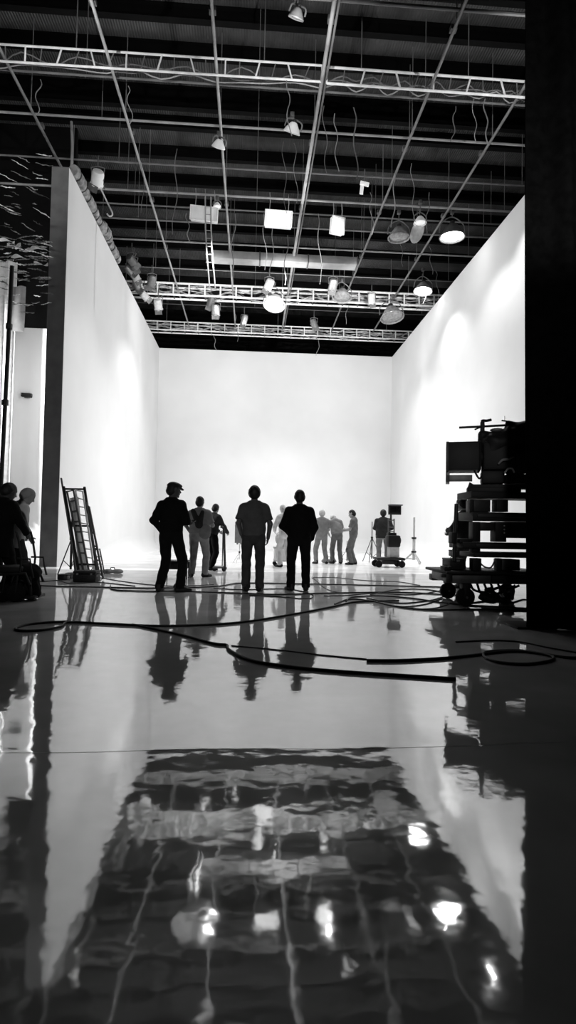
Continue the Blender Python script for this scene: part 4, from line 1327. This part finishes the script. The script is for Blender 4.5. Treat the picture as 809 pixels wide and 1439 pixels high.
# soft cover over the body
g = Field()
def cp(u, v, y=0): return np.array(C.q(u, v, y))
g.ell(cp(694, 628), (0.20, 0.2, 0.20), 0.06)
g.ell(cp(716, 620), (0.22, 0.21, 0.20), 0.06)
g.ell(cp(733, 610), (0.17, 0.18, 0.16), 0.06)
g.ell(cp(722, 650), (0.26, 0.22, 0.2), 0.06)
g.cap(cp(677, 611), cp(684, 660), 0.055, 0.09, 0.05)
g.cap(cp(678, 610), cp(715, 618), 0.05, 0.06, 0.05)
g.cap(cp(712, 596), cp(735, 606), 0.03, 0.07, 0.05)
g.ell(cp(757, 630), (0.25, 0.22, 0.26), 0.06)
np_build('rain_cover', g.mesh(0.014, lambda Fd, X, Y, Z: Fd + wrinkle(0.014, 3)(X * 0.6, Y * 0.6, Z * 0.6)), M['black'], root)
lens = MB().lathe([(0.10, 0.0), (0.115, 0.02), (0.115, 0.10), (0.13, 0.12), (0.13, 0.2), (0.12, 0.22)], C.q(673, 643), Matrix.Rotation(PI / 2, 3, 'Y') , 28)
lens.build('lens', M['black'], root)
# matte box: open square hood
mb = MB()
u0, v0, u1, v1 = 632.5, 622, 675, 662
C.box(mb, u0, v0, u1, v0 + 2, -0.26, 0.26, 0.004)
C.box(mb, u0, v1 - 2, u1, v1, -0.26, 0.26, 0.004)
C.box(mb, u0, v0, u1, v1, -0.26, -0.245, 0.004)
C.box(mb, u0, v0, u1, v1, 0.245, 0.26, 0.004)
C.box(mb, u1 - 3, v0, u1, v1, -0.26, 0.26, 0.004)
mx = mb.build('matte_box', M['black'], root)
mb = MB(); C.box(mb, 630, 621.5, 633, 663, -0.275, -0.24, 0.004); C.box(mb, 630, 621.5, 633, 663, 0.24, 0.275, 0.004); C.box(mb, 630, 621.5, 633, 624, -0.27, 0.27, 0.004); C.box(mb, 630, 660, 633, 663, -0.27, 0.27, 0.004)
mb.build('front_frame', M['dark'], mx)
mb = MB(); C.box(mb, 629.5, 660, 634.5, 677.5, -0.2, 0.2, 0.003)
C.box(mb, 629.5, 667.5, 664, 677.5, -0.2, -0.18, 0.003)
mb.build('lower_flag', M['mid'], mx)
MB().tube(smooth_path([C.q(667, 661, -0.1), C.q(671, 670, -0.12), C.q(674, 673, -0.12), C.q(678, 668, -0.1)], 6), 0.014, 6).build('lens_cable', M['black'], root)
MB().cyl(C.q(647.5, 598.5), C.q(713, 599), 0.017, None, 10).build('top_rod', M['black'], root)
mb = MB(); C.box(mb, 675.5, 592, 681, 612, -0.03, 0.03, 0.01)
mb.tube(smooth_path([C.q(677, 592), C.q(679, 590.5), C.q(684, 591), C.q(690, 590)], 4), 0.02, 8)
mb.build('top_handle', M['black'], root)
mb = MB()
for pts in ([C.q(668, 603, -0.03), C.q(676, 600, -0.03), C.q(679, 600, 0)], [C.q(700, 612), C.q(707, 603), C.q(712, 594)], [C.q(703, 592), C.q(712, 594), C.q(718, 600)], [C.q(707, 593), C.q(707, 586)]):
    mb.tube(pts, 0.012 if len(pts) > 2 else 0.004, 6)
mb.build('rod_bracket', M['black'], root)
MB().ball(C.q(697, 605), (0.10, 0.05, 0.03), 14, 8).build('eyepiece_pad', M['mid'], root)
MB().tube(smooth_path([C.q(697, 655, -0.22), C.q(702, 650, -0.23), C.q(709, 649, -0.235), C.q(716, 646, -0.23)], 6), [0.012 + 0.006 * math.sin(i * 0.17) for i in range(19)], 8).build('highlight_arc', M['grey_cloth'], root)  # pale strip standing in for a highlight on the dark cover
MB().tube(smooth_path([C.q(705, 667, -0.21), C.q(709, 662, -0.23), C.q(714, 662, -0.23), C.q(717, 667, -0.2)], 6), 0.013, 8).build('highlight_ring', M['pale'], root)  # pale ring, a highlight on the camera built as a part

# ------------------------------------------------------------------ second camera rig far away on the white floor
g1 = gnd(547, 797)
root = thing('camera_rig', 'distant camera rig on a low wheeled base with a monitor on top', 'camera rig', g1)
D2 = Plane(g1.y, g1)
mb = MB(); D2.box(mb, 527, 783, 566, 787, -0.25, 0.35, 0.02)
mb.build('base_plate', M['dark'], root)
for u in (530, 562):
    for y in (-0.2, 0.32):
        c = D2.q(u, 792, y); wheel(root, (c.x, y, 0.1), 0.1, 0.06)
        MB().cyl((c.x, y, 0.12), (c.x, y, D2.q(u, 785).z), 0.025, None, 8).build('fork', M['dark'], root)
mb = MB(); D2.box(mb, 537, 787, 556, 793, -0.1, 0.2, 0.01)
mb.build('steering_box', M['dark'], root)
mb = MB(); D2.box(mb, 546, 768, 559.5, 783, -0.12, 0.2, 0.01)
mb.build('pale_case', M['pale'], root)
mb = MB(); D2.box(mb, 543.5, 752, 560.5, 769, -0.2, 0.25, 0.05); D2.box(mb, 545, 748.5, 556, 753, -0.1, 0.2, 0.02)
mb.build('camera_body', M['black'], root)
mb = MB()
for u in (545.5, 553.5):
    mb.cyl(D2.q(u, 749), D2.q(u, 729), 0.02, None, 8)
for v in (747, 741, 731):
    mb.cyl(D2.q(545.5, v), D2.q(553.5, v), 0.016, None, 8)
mb.build('riser_frame', M['mid'], root)
mb = MB().cyl(D2.q(549, 731), D2.q(549, 722), 0.03, None, 8)
mb.build('monitor_post', M['dark'], root)
mb = MB(); D2.box(mb, 545.5, 709.5, 563, 723.5, -0.05, 0.03, 0.01)
mn = mb.build('monitor', M['dark'], root)
mb = MB(); D2.box(mb, 547, 712, 561.5, 722, -0.062, -0.052, 0.002)
mb.build('screen', M['glass'], mn)
mb = MB(); D2.box(mb, 545, 709, 563.5, 711, -0.2, 0.03, 0.004)
mb.build('sun_hood', M['mid'], mn)
mb = MB(); mb.tube(smooth_path([D2.q(560, 769), D2.q(563, 760), D2.q(561, 753)], 5), 0.012, 6)
mb.build('cable', M['black'], root)


def stand(name, label, base, top, m, r=0.02, legs=3, spread=0.45, legh=0.7, head=None, rot=0.3):
    """light stand with spread legs, collars and a column"""
    t = thing(name, label, 'stand', base)
    h = top
    MB().cyl((0, 0, 0.12), (0, 0, h * 0.55), r, None, 10).build('lower_column', m, t)
    MB().cyl((0, 0, h * 0.5), (0, 0, h), r * 0.7, None, 10).build('upper_column', m, t)
    MB().cyl((0, 0, h * 0.53), (0, 0, h * 0.57), r * 1.6, None, 10).build('collar', M['dark'], t)
    MB().cyl((0, 0, legh - 0.03), (0, 0, legh + 0.03), r * 1.7, None, 10).build('leg_collar', M['dark'], t)
    for k in range(legs):
        a = rot + 2 * PI * k / legs
        e = Vector((math.cos(a) * spread, math.sin(a) * spread, 0.012))
        mb = MB().cyl((0, 0, legh), e, r * 0.55, None, 8)
        mb.cyl((0, 0, 0.16), (e.x * 0.6, e.y * 0.6, legh * 0.4 + 0.005), r * 0.4, None, 6)
        mb.build('leg', m, t)
    return t


b = gnd(581, 792)
s_ = (at(581, 727, b.y).z)
stand('light_stand', 'tall pale light stand alone on the white floor right of the camera rig', b, s_, M['pale'], 0.05, spread=0.42, legh=0.4, rot=2.8)
b = gnd(522, 790)
stand('light_stand', 'thin dark tripod stand left of the camera operator', b, at(523, 733, b.y).z, M['mid'], 0.025, spread=0.42, legh=0.85, rot=0.1)
b = gnd(487, 794)
stand('light_stand', 'thin low pale stand at the feet of the slim crew member', b, at(487, 760, b.y).z, M['mid'], 0.014, spread=0.3, legh=0.5, rot=0.5)
# panel stand behind the middle man
b = gnd(336, 792)
t = stand('panel_stand', 'pale slatted panel on a thin stand, just left of the middle man', b, at(336, 733, b.y).z, M['white'], 0.016, spread=0.3, legh=0.35, rot=0.2)
Pn = Plane(b.y, b)
for k in range(4):
    mb = MB(); Pn.box(mb, 330.3 + 2.6 * k, 731 + (2 if k == 0 else 0), 332.2 + 2.6 * k, 763 + (k % 2) * 2, -0.05, -0.02, 0.004)
    mb.build('slat', M['grey_cloth'], t)
mb = MB(); Pn.box(mb, 330, 738, 341, 740, -0.02, 0.0, 0.003); Pn.box(mb, 330, 752, 341, 754, -0.02, 0.0, 0.003)
mb.build('cross_bar', M['mid'], t)

# pale crate and round case behind the man in black
b = gnd(398, 795)
K = Plane(b.y, b)
r_ = thing('crate', 'pale overexposed crate with rails at the feet of the leaning person', 'crate', b)
mb = MB(); K.box(mb, 385, 770, 411, 788, -0.2, 0.3, 0.02)
mb.build('crate_body', M['white'], r_)
mb = MB(); K.box(mb, 384, 768, 412, 771, -0.22, 0.32, 0.01); K.box(mb, 384, 786.5, 412, 789, -0.22, 0.32, 0.01)
mb.build('rim', M['pale'], r_)
for u in (386, 410):
    for y in (-0.17, 0.27):
        c = K.q(u, 791, y)
        wheel(r_, (c.x, y, 0.06), 0.06, 0.04)
c = K.q(398, 768, 0)
r_ = thing('round_case', 'round grey drum-shaped case standing on the pale crate', 'case', Vector(b) + c)
hr = (K.q(398, 768) - K.q(398, 746)).length / 2
MB().lathe([(hr * 0.7, -0.14), (hr * 0.98, -0.12), (hr, -0.08), (hr, 0.08), (hr * 0.98, 0.12), (hr * 0.7, 0.14)], (0, 0, hr), Matrix.Rotation(PI / 2, 3, 'X'), 28).build('drum', M['pale'], r_)
MB().tube([(hr * 1.01 * math.cos(a * PI / 12), 0, hr + hr * 1.01 * math.sin(a * PI / 12)) for a in range(24)], 0.012, 6, True).build('seam_band', M['grey_cloth'], r_)

def sandbag(p, label, L=0.5, r=0.11, rz=0.0, m=None):
    t = thing('sandbag', label, 'sandbag', p, rz)
    g = Field()
    g.ell((-L * 0.25, 0, r * 0.55), (L * 0.28, r * 1.1, r * 0.6), 0.03)
    g.ell((L * 0.25, 0, r * 0.55), (L * 0.28, r * 1.1, r * 0.6), 0.03)
    np_build('bag', g.mesh(0.014, lambda Fd, X, Y, Z: np.maximum(Fd + wrinkle(0.006, 2)(X, Y, Z), 0.004 - Z)), m or M['grey_cloth'], t)
    MB().tube([(-L * 0.12, 0, r * 0.9), (-L * 0.08, 0, r * 1.5), (L * 0.08, 0, r * 1.5), (L * 0.12, 0, r * 0.9)], 0.012, 6).build('carry_strap', M['dark'], t)
    return t
sandbag(gnd(462, 791), 'grey sandbag on the white floor between the pale crew members', 0.5, 0.13, 0.3)
sandbag(gnd(252.5, 829), 'small black sandbag at the right foot of the man in cap', 0.2, 0.10, 0.2, M['black'])
sandbag(gnd(158, 806), 'flat grey sandbag on the floor right of the leaning frames', 0.45, 0.09, 0.1, M['smoke'] if 'smoke' in M else M['grey_cloth'])

# low table between the man in cap and the harness wearer
b = gnd(249, 813)
K = Plane(b.y, b)
r_ = thing('equipment_table', 'low dark equipment table on thin legs between the man in cap and harness wearer', 'table', b)
mb = MB(); K.box(mb, 231, 787, 266, 789, -0.25, 0.25, 0.006)
mb.build('table_top', M['mid'], r_)
mb = MB(); K.box(mb, 231.5, 789, 263, 799.5, -0.22, 0.22, 0.01)
mb.build('drawer_box', M['dark'], r_)
for u in (233, 264):
    for y in (-0.2, 0.2):
        c = K.q(u, 790, y)
        MB().cyl((c.x, y, 0.0), (c.x, y, c.z), 0.014, None, 8).build('leg', M['dark'], r_)
c = K.q(267, 765, 0.25)
MB().cyl((c.x, 0.25, 0), (c.x, 0.25, c.z), 0.016, None, 8).build('push_post', M['mid'], r_)

# hand cart in front of the dark crew member
b = gnd(313, 803)
K = Plane(b.y, b)
r_ = thing('hand_cart', 'tall narrow hand cart with thin uprights, right of the crew member pushing it', 'cart', b)
for y in (0.0, 0.4):
    mb = MB().tube(smooth_path([K.q(315.5, 801, y), K.q(314.6, 770, y), K.q(314, 745, y), K.q(312.5, 740.5, y), K.q(309.5, 741, y)], 5), 0.022, 8)
    mb.build('upright', M['dark'], r_)
mb = MB()
for v in (772, 790):
    mb.cyl(K.q(315, v, 0.0), K.q(315, v, 0.4), 0.014, None, 8)
mb.cyl(K.q(311, 741, 0), K.q(311, 741, 0.4), 0.022, None, 8)
mb.cyl(K.q(313.2, 745, 0.02), K.q(312, 795, 0.02), 0.012, None, 8)
mb.build('cross_bar', M['dark'], r_)
mb = MB(); K.box(mb, 299, 796.5, 316, 799, 0.0, 0.42, 0.01)
mb.build('platform', M['mid'], r_)
for u in (301, 314.5):
    for y in (0.03, 0.38):
        c = K.q(u, 800, y); wheel(r_, (c.x, y, 0.055), 0.055, 0.035)

# ------------------------------------------------------------------ leaning frames on the left
b = gnd(108, 815)
LY = b.y
K = Plane(LY, b)


def deep(u, v, y):
    return at(u, v, LY + y) - b


def ladder(label, tl, tr, bl, br, yt, yb, m, rails=0.022, n=5, mesh=True, name='ladder_frame'):
    """flat frame of two rails and rungs, leaning back from its foot at yb to its head at yt"""
    t = thing(name, label, 'frame', b + Vector((0, 0, 0)), 0, 'aluminium frames leaning together on the left')
    A, B = deep(*tl, yt), deep(*bl, yb)
    C_, D_ = deep(*tr, yt), deep(*br, yb)
    B.z = max(B.z, rails); D_.z = max(D_.z, rails)
    for (p, q) in ((A, B), (C_, D_)):
        MB().cyl(p, q, rails, None, 8).build('rail', m, t)
    for k in range(n):
        f = (k + 0.06) / (n - 0.6) if n > 1 else 0
        f = min(f, 0.97)
        MB().cyl(A.lerp(B, f), C_.lerp(D_, f), rails * 0.7, None, 8).build('rung', m, t)
    return t, A, B, C_, D_


ladder('wide leaning aluminium frame with dark rails, outermost of the leaning frames', (89.5, 684), (118.5, 684.5), (112, 812), (138, 816), 0.75, 0.1, M['dark'], 0.028, 3)
ladder('narrow pale ladder leaning inside the wide dark frame', (94, 690), (103, 688), (119, 812), (127, 814), 0.6, 0.05, M['mid'], 0.02, 9)
ladder('pale slim ladder beside the narrow one inside the leaning frames', (106, 688), (116, 690), (124, 812), (134, 815), 0.68, 0.12, M['alu'], 0.018, 11)
t, A, B, C_, D_ = ladder('grey half-height frame leaning lowest at the right of the frames', (121, 706), (125, 712), (139, 815), (145, 815), 0.35, 0.02, M['mid'], 0.022, 6)
t, *_ = ladder('short thin ladder leaning at the back right of the frames', (133, 772), (140, 771), (140, 806), (147, 807), 0.4, 0.3, M['mid'], 0.014, 4)
# cloth-like translucent panel among the frames
A, B, C_, D_ = deep(98, 700, 0.66), deep(112, 806, 0.2), deep(110, 698, 0.66), deep(122, 806, 0.2)
o = MB().sheet(lambda u, v: A.lerp(C_, u).lerp(B.lerp(D_, u), v) + Vector((0, 0.02 * math.sin(9 * u), 0)), 10, 6, 0.01).build('rolled_diffusion', M['pale'], None, b)
tag(o, 'pale sheet of diffusion held between the leaning ladders', 'diffusion sheet')
p = K.q(86, 672, 0.7); q = K.q(98, 760, 0.3)
o = MB().cyl(deep(86, 672, 0.80), deep(108, 808, 0.3), 0.02, None, 8).build('long_pole', M['mid'], None, b)
tag(o, 'long thin pole leaning highest at the left of the frames', 'pole')
bt = gnd(99, 808)
stand('tripod_stand', 'black tripod stand in front of the leaning frames', bt, at(99.5, 716, bt.y).z, M['black'], 0.024, spread=0.26, legh=0.78, rot=3.6)
# black case at their feet
def case(label, u0, v0, u1, v1, Yc, d, m, name='equipment_case'):
    pb = at((u0 + u1) / 2, v1, Yc); 
    a, c = at(u0, v0, Yc), at(u1, v1, Yc)
    t = thing(name, label, 'case', (pb.x, Yc + d / 2, 0))
    w, h = c.x - a.x, a.z
    MB().obox((0, 0, h * 0.36), (w, d, h * 0.70), None, 0.015).build('case_body', m, t)
    MB().obox((0, 0, h * 0.86), (w, d, h * 0.26), None, 0.015).build('lid', m, t)
    for x in (-w * 0.3, w * 0.3):
        MB().obox((x, -d / 2 - 0.006, h * 0.72), (w * 0.1, 0.014, h * 0.16), None, 0.003).build('latch', M['mid'], t)
    MB().tube([(-w * 0.12, -d / 2, h * 0.5), (-w * 0.1, -d / 2 - 0.03, h * 0.45), (w * 0.1, -d / 2 - 0.03, h * 0.45), (w * 0.12, -d / 2, h * 0.5)], 0.008, 6).build('handle', M['dark'], t)
    return t
yb = gnd(116, 818.5).y
case('black equipment case on the floor at the foot of the leaning frames', 102, 802, 134, 818.5, yb, 0.35, M['black'])
case('small dark grey case on the floor left of the black one', 80, 807, 94, 815, gnd(87, 815).y, 0.2, M['dark'])
case('low pale case lying between the small dark case and the black one', 91, 805, 103, 813, gnd(97, 813).y, 0.22, M['mid'])
b2 = gnd(133, 812)
stand('clamp_stand', 'short grey stand with a clamp head right of the black case', b2, at(133, 770, b2.y).z, M['mid'], 0.018, spread=0.16, legh=0.3, rot=0.7)

# ------------------------------------------------------------------ wheeled frame at the left edge
b = gnd(20, 846)
K = Plane(b.y, b)
r_ = thing('wheeled_chair', 'black tubular wheeled chair at the left edge in front of the dark person', 'wheeled chair', b)
rw = 0.125
for (u, y) in ((4, 0.0), (22, 0.0), (6, 0.5), (25, 0.5)):
    c = K.q(u, 834, y); wheel(r_, (c.x, y, rw), rw, 0.05, rz=0.5)
    MB().cyl((c.x, y - 0.02, rw), (c.x + 0.02, y, 0.36), 0.016, None, 8).build('caster_fork', M['black'], r_)
for y in (0.0, 0.5):
    mb = MB().tube([K.q(-14, 808, y), K.q(36, 806, y), K.q(42, 822, y)], 0.02, 8)
    mb.tube([K.q(28, 806, y), K.q(30, 786, y), K.q(26, 758, y), K.q(23, 747, y)], 0.016, 8)
    mb.tube([K.q(24, 785, y), K.q(42, 785.5, y), K.q(44, 800, y), K.q(47, 812, y)], 0.014, 8)
    mb.build('side_frame', M['black'], r_)
mb = MB(); K.box(mb, -18, 796, 30, 806, 0.0, 0.5, 0.03)
mb.build('seat', M['black'], r_)
mb = MB(); K.box(mb, 30, 838, 47, 843, 0.05, 0.45, 0.01)
mb.build('footrest', M['black'], r_)
mb = MB(); mb.tube([K.q(40, 840, 0.1), K.q(38, 812, 0.1), K.q(38, 812, 0.4), K.q(40, 840, 0.4)], 0.02, 8)
mb.build('footrest_hanger', M['black'], r_)
g = Field()
g.ell(np.array(K.q(30, 805, 0.25)), (0.17, 0.2, 0.12), 0.05)
g.cap(np.array(K.q(36, 805, 0.2)), np.array(K.q(41, 836, 0.2)), 0.095, 0.075, 0.05)
g.cap(np.array(K.q(26, 806, 0.35)), np.array(K.q(33, 838, 0.35)), 0.09, 0.06, 0.05)
np_build('hanging_cloth', g.mesh(0.012, lambda Fd, X, Y, Z: np.maximum(Fd + wrinkle(0.012, 5)(X, Y, Z), 0.01 - Z - 0)), CL['black'], r_)

# pole, pale cloth and fixture on the far left
pz0 = at(2, 700, 13.0); pz1 = at(17, 374, 13.0)
r_ = thing('tall_pole', 'tall thin black pole at the left edge before the pale drape', 'pole', (pz0.x, 13.0, 0))
MB().cyl((-0.05, 0, 0.02), (pz1.x - pz0.x, 0, pz1.z), 0.045, None, 10).build('pole', M['black'], r_)
MB().lathe([(0.3, 0), (0.3, 0.02), (0.06, 0.05), (0.05, 0.12)], (-0.05, 0, 0), None, 24).build('foot', M['black'], r_)
for f in (0.55, 0.8):
    MB().cyl((-0.05 + f * (pz1.x - pz0.x + 0.05), 0, pz1.z * f - 0.06), (-0.05 + f * (pz1.x - pz0.x + 0.05), 0, pz1.z * f + 0.06), 0.07, None, 10).build('collar', M['dark'], r_)
def hang_sheet(name, label, u0, v0, u1, v1, Y, m, waves, amp, cat):
    a, c = at(u0, v0, Y), at(u1, v1, Y)
    o = MB().sheet(lambda s, t: (a.x + (c.x - a.x) * s, Y + amp * math.sin(waves * s * PI) + 0.02 * math.sin(7 * s + 3 * t), a.z + (max(0.01, c.z) - a.z) * t), 40, 6, 0.012).build(name, m)
    tag(o, label, cat)
    return o
hang_sheet('pale_drape', 'pale hanging cloth at the far left edge behind the black pole', -40, 365, 13, 700, 17.2, M['pale'], 9, 0.06, 'drape')
hang_sheet('grey_drape', 'dim grey cloth panel hanging high on the left above the pale wall', 16, 402, 34, 466, 16.6, mat('dim_grey_cloth', 0.16, 0.9), 2, 0.03, 'drape')
a, c = at(31, 553, YP), at(46, 559, YP)
r_ = thing('wall_fixture', 'small dark horizontal fixture on the pale wall at the left', 'wall fixture', ((a.x + c.x) / 2, YP - 0.06, (a.z + c.z) / 2))
MB().obox((0, 0, 0), (c.x - a.x, 0.10, abs(a.z - c.z)), rotd(0, 0.08), 0.02).build('housing', M['dark'], r_)
MB().obox((0, 0.045, 0), ((c.x - a.x) * 0.5, 0.03, abs(a.z - c.z) * 1.3), None, 0.005).build('wall_plate', M['mid'], r_)

# ------------------------------------------------------------------ cables on the floor
def cable(pts, label, r=0.014, closed=False):
    P = [gnd(u, v) for (u, v) in pts]
    P = [Vector((p.x, p.y, r)) for p in P]
    r *= 0.72
    P = [Vector((p.x, p.y, r)) for p in P]
    path = smooth_path(P, 10)
    path = [Vector((p.x, p.y, r + 0.0)) for p in path]
    o = MB().tube(path, r, 8).build('floor_cable', M['cable'])
    tag(o, label, 'cable', 'cables lying on the floor')
    return o


cable([(96, 875), (70, 876), (40, 879), (22, 884), (30, 888), (60, 887), (85, 882), (97, 876), (150, 878), (220, 881), (300, 879), (360, 873), (430, 861), (470, 853), (500, 847), (560, 845)], 'long black floor cable starting in a flat loop at the left edge', 0.017)
cable([(186, 879), (215, 885), (255, 894), (300, 906), (318, 908), (322, 915), (350, 929), (400, 938), (470, 945), (560, 951), (640, 956)], 'thick black cable sweeping down from left to right nearest the camera', 0.016)
cable([(325, 908), (390, 914), (450, 921), (515, 927)], 'thin grey-looking cable between the two sweeping cables in the middle', 0.007)
cable([(515, 930), (560, 930), (620, 927), (670, 922), (700, 918), (730, 917), (762, 921), (778, 926), (770, 931), (740, 935), (705, 933), (684, 927), (679, 921), (690, 917), (730, 916), (765, 921), (800, 926), (840, 926)], 'black cable with an oval coil in front of the black drape', 0.016)
cable([(640, 903), (690, 901), (730, 903), (770, 911), (815, 919)], 'thin black cable curving under the front of the black drape', 0.010)
cable([(44, 823), (90, 825), (150, 826), (220, 827), (300, 825), (340, 820), (420, 821), (520, 823), (640, 826)], 'farthest straight black cable crossing behind the three men', 0.014)
cable([(155, 823), (158, 829), (190, 831), (260, 832), (330, 834), (390, 836), (470, 834), (560, 833), (640, 837)], 'black cable crossing at the feet of the three men', 0.014)
cable([(300, 827), (340, 829), (400, 828), (430, 833), (440, 838), (430, 842), (390, 839), (350, 837)], 'short looped cable around the feet of the man in black', 0.010)
cable([(438, 812), (445, 817), (455, 826), (470, 832), (490, 834)], 'short slanting cable rising beside the man in black', 0.009)
cable([(440, 812), (470, 812), (500, 815), (530, 817), (560, 818), (590, 823)], 'thin cable reaching far across the white floor behind the men', 0.009)
cable([(486, 846), (495, 840), (530, 838), (575, 841), (610, 846), (640, 850), (690, 853), (745, 856)], 'black cable passing under the front dolly wheel', 0.014)
cable([(470, 850), (490, 843), (520, 845), (550, 852), (590, 857), (630, 858), (680, 857), (750, 859)], 'black cable nearest the dolly on its camera side', 0.014)
cable([(520, 836), (560, 829), (600, 829), (625, 835), (610, 843), (570, 848), (540, 846), (515, 841)], 'loosely coiled black cable left of the dolly wheels', 0.011)
cable([(540, 850), (570, 853), (600, 849), (622, 842), (632, 848), (612, 855), (580, 857)], 'small coil of cable just left of the front dolly wheel', 0.010)
cable([(455, 838), (490, 837), (525, 834), (580, 836), (625, 829), (640, 826)], 'thin wavy cable running to the dolly from the men', 0.009)
cable([(660, 848), (690, 845), (715, 848), (735, 843), (750, 846)], 'cable lying under the dolly chassis', 0.013)
cable([(140, 812), (170, 817), (210, 822), (250, 824), (300, 822)], 'thin cable from the leaning frames towards the harness wearer', 0.009)
cable([(46, 815), (60, 818), (82, 816), (100, 821), (140, 819), (190, 824)], 'cable in front of the black case at the left wall end', 0.010)
# long thin seam line across the near floor
o = MB().tube(smooth_path([gnd(-20, 1058, 0.001), gnd(120, 1057, 0.001), gnd(300, 1052, 0.001), gnd(500, 1052, 0.001), gnd(680, 1047, 0.001), gnd(830, 1040, 0.001)], 10), 0.0006, 4).build('trim_1', M['pale'])
tag(o, None, None, None, 'structure')

# ------------------------------------------------------------------ light
def spot(p, tgt, power, size, blend, radius=0.25, name='spot_light'):
    d = bpy.data.lights.new(name, 'SPOT')
    d.energy = power
    d.spot_size = math.radians(size)
    d.spot_blend = blend
    d.shadow_soft_size = radius * 0.5
    o = bpy.data.objects.new(name, d)
    COL.objects.link(o)
    o.location = p
    o.rotation_euler = (Vector(tgt) - Vector(p)).to_track_quat('-Z', 'Y').to_euler()
    return o


def area(p, tgt, power, sx, sy, name='area_light', spread=180):
    d = bpy.data.lights.new(name, 'AREA')
    d.shape = 'RECTANGLE'
    d.size, d.size_y = sx, sy
    d.energy = power
    d.spread = math.radians(spread)
    o = bpy.data.objects.new(name, d)
    COL.objects.link(o)
    o.location = p
    o.rotation_euler = (Vector(tgt) - Vector(p)).to_track_quat('-Z', 'Y').to_euler()
    return o


KX = 0.24
# overhead lamps inside the stage, shining straight down
for (u, v, pw) in ((465, 1180, 1500), (480, 1217, 800), (370, 1228, 1500), (290, 1300, 1500), (465, 1300, 1500), (577, 1187, 1000), (350, 1125, 2300), (480, 1125, 2300), (260, 1150, 1800), (628, 1298, 700), (694, 1368, 500)):
    p = hz(u, v, -10.2)
    spot((p.x, p.y, 10.2), (p.x, p.y, 0), pw * 1.65 * KX, 116, 0.6, 0.06)
# washes aimed at the three walls from across the stage
for x in (-2.0, 1.2, 4.4):
    spot((x, 19.0, 9.6), (x, YB, 9.6), 4300 * KX, 90, 0.7, 0.08)
for y in (17.0, 21.0, 25.5):
    spot((4.4, y, 9.6), (XL, y - 0.3, 8.8), (3500 if y < 18 else 2000) * KX, 100, 0.6, 0.08)
    spot((-1.9, y, 9.6), (XR, y - 0.3, 8.8), (3000 if y < 18 else 2100) * KX, 100, 0.6, 0.08)
# narrow pools raking down the walls near the far corners
for (wx, y, z, pw, nar) in ((XL, 25.0, 4.5, 420, 0.16), (XL, 28.2, 4.0, 380, 0.12), (XL, 21.5, 6.0, 120, 0.3), (XR, 27.6, 4.0, 330, 0.12), (XR, 24.2, 4.8, 330, 0.2), (XR, 21.0, 5.6, 190, 0.2), (XR, 17.6, 6.5, 150, 0.3)):
    o = spot((wx + (3.0 if wx < 0 else -3.0), y - 0.5, 9.8), (wx, y, z + 1.8), pw * 0.8 * KX, 112, 1.0, 0.05)
    o.scale = (nar * 0.7, 1, 1)
# three unseen spots added to brighten the ladder truss near the camera
for x in (-4.0, 0.8, 5.4):
    spot((x, 10.4, 10.0), (x, YT, 11.5), 240, 110, 0.8, 0.05)
# unseen low spot added to brighten the near trusses and pipes
spot((3.5, 3.0, 3.2), (2.5, 13.2, 11.8), 900, 58, 0.7, 0.2)
# unseen fill added behind the camera to lift men, dolly and wall end
spot((-0.5, -4.5, 4.2), (0.0, 13.0, 4.6), 1500, 52, 0.6, 0.6)
# spots added to light the far-left wall and the cable tangle
spot((-10.5, 15.3, 5.5), (-6.2, YP, 4.2), 6500, 100, 0.9, 0.3)
spot((-8.5, 11.0, 8.6), (-7.4, 14.5, 9.5), 500, 70, 0.9, 0.3)
w = bpy.data.worlds.new('world')
w.use_nodes = True
w.node_tree.nodes['Background'].inputs['Color'].default_value = (1, 1, 1, 1)
w.node_tree.nodes['Background'].inputs['Strength'].default_value = 0.004
SC.world = w
SC.cycles.use_denoising = True
SC.cycles.max_bounces = 8
SC.cycles.diffuse_bounces = 5
SC.cycles.sample_clamp_indirect = 6.0
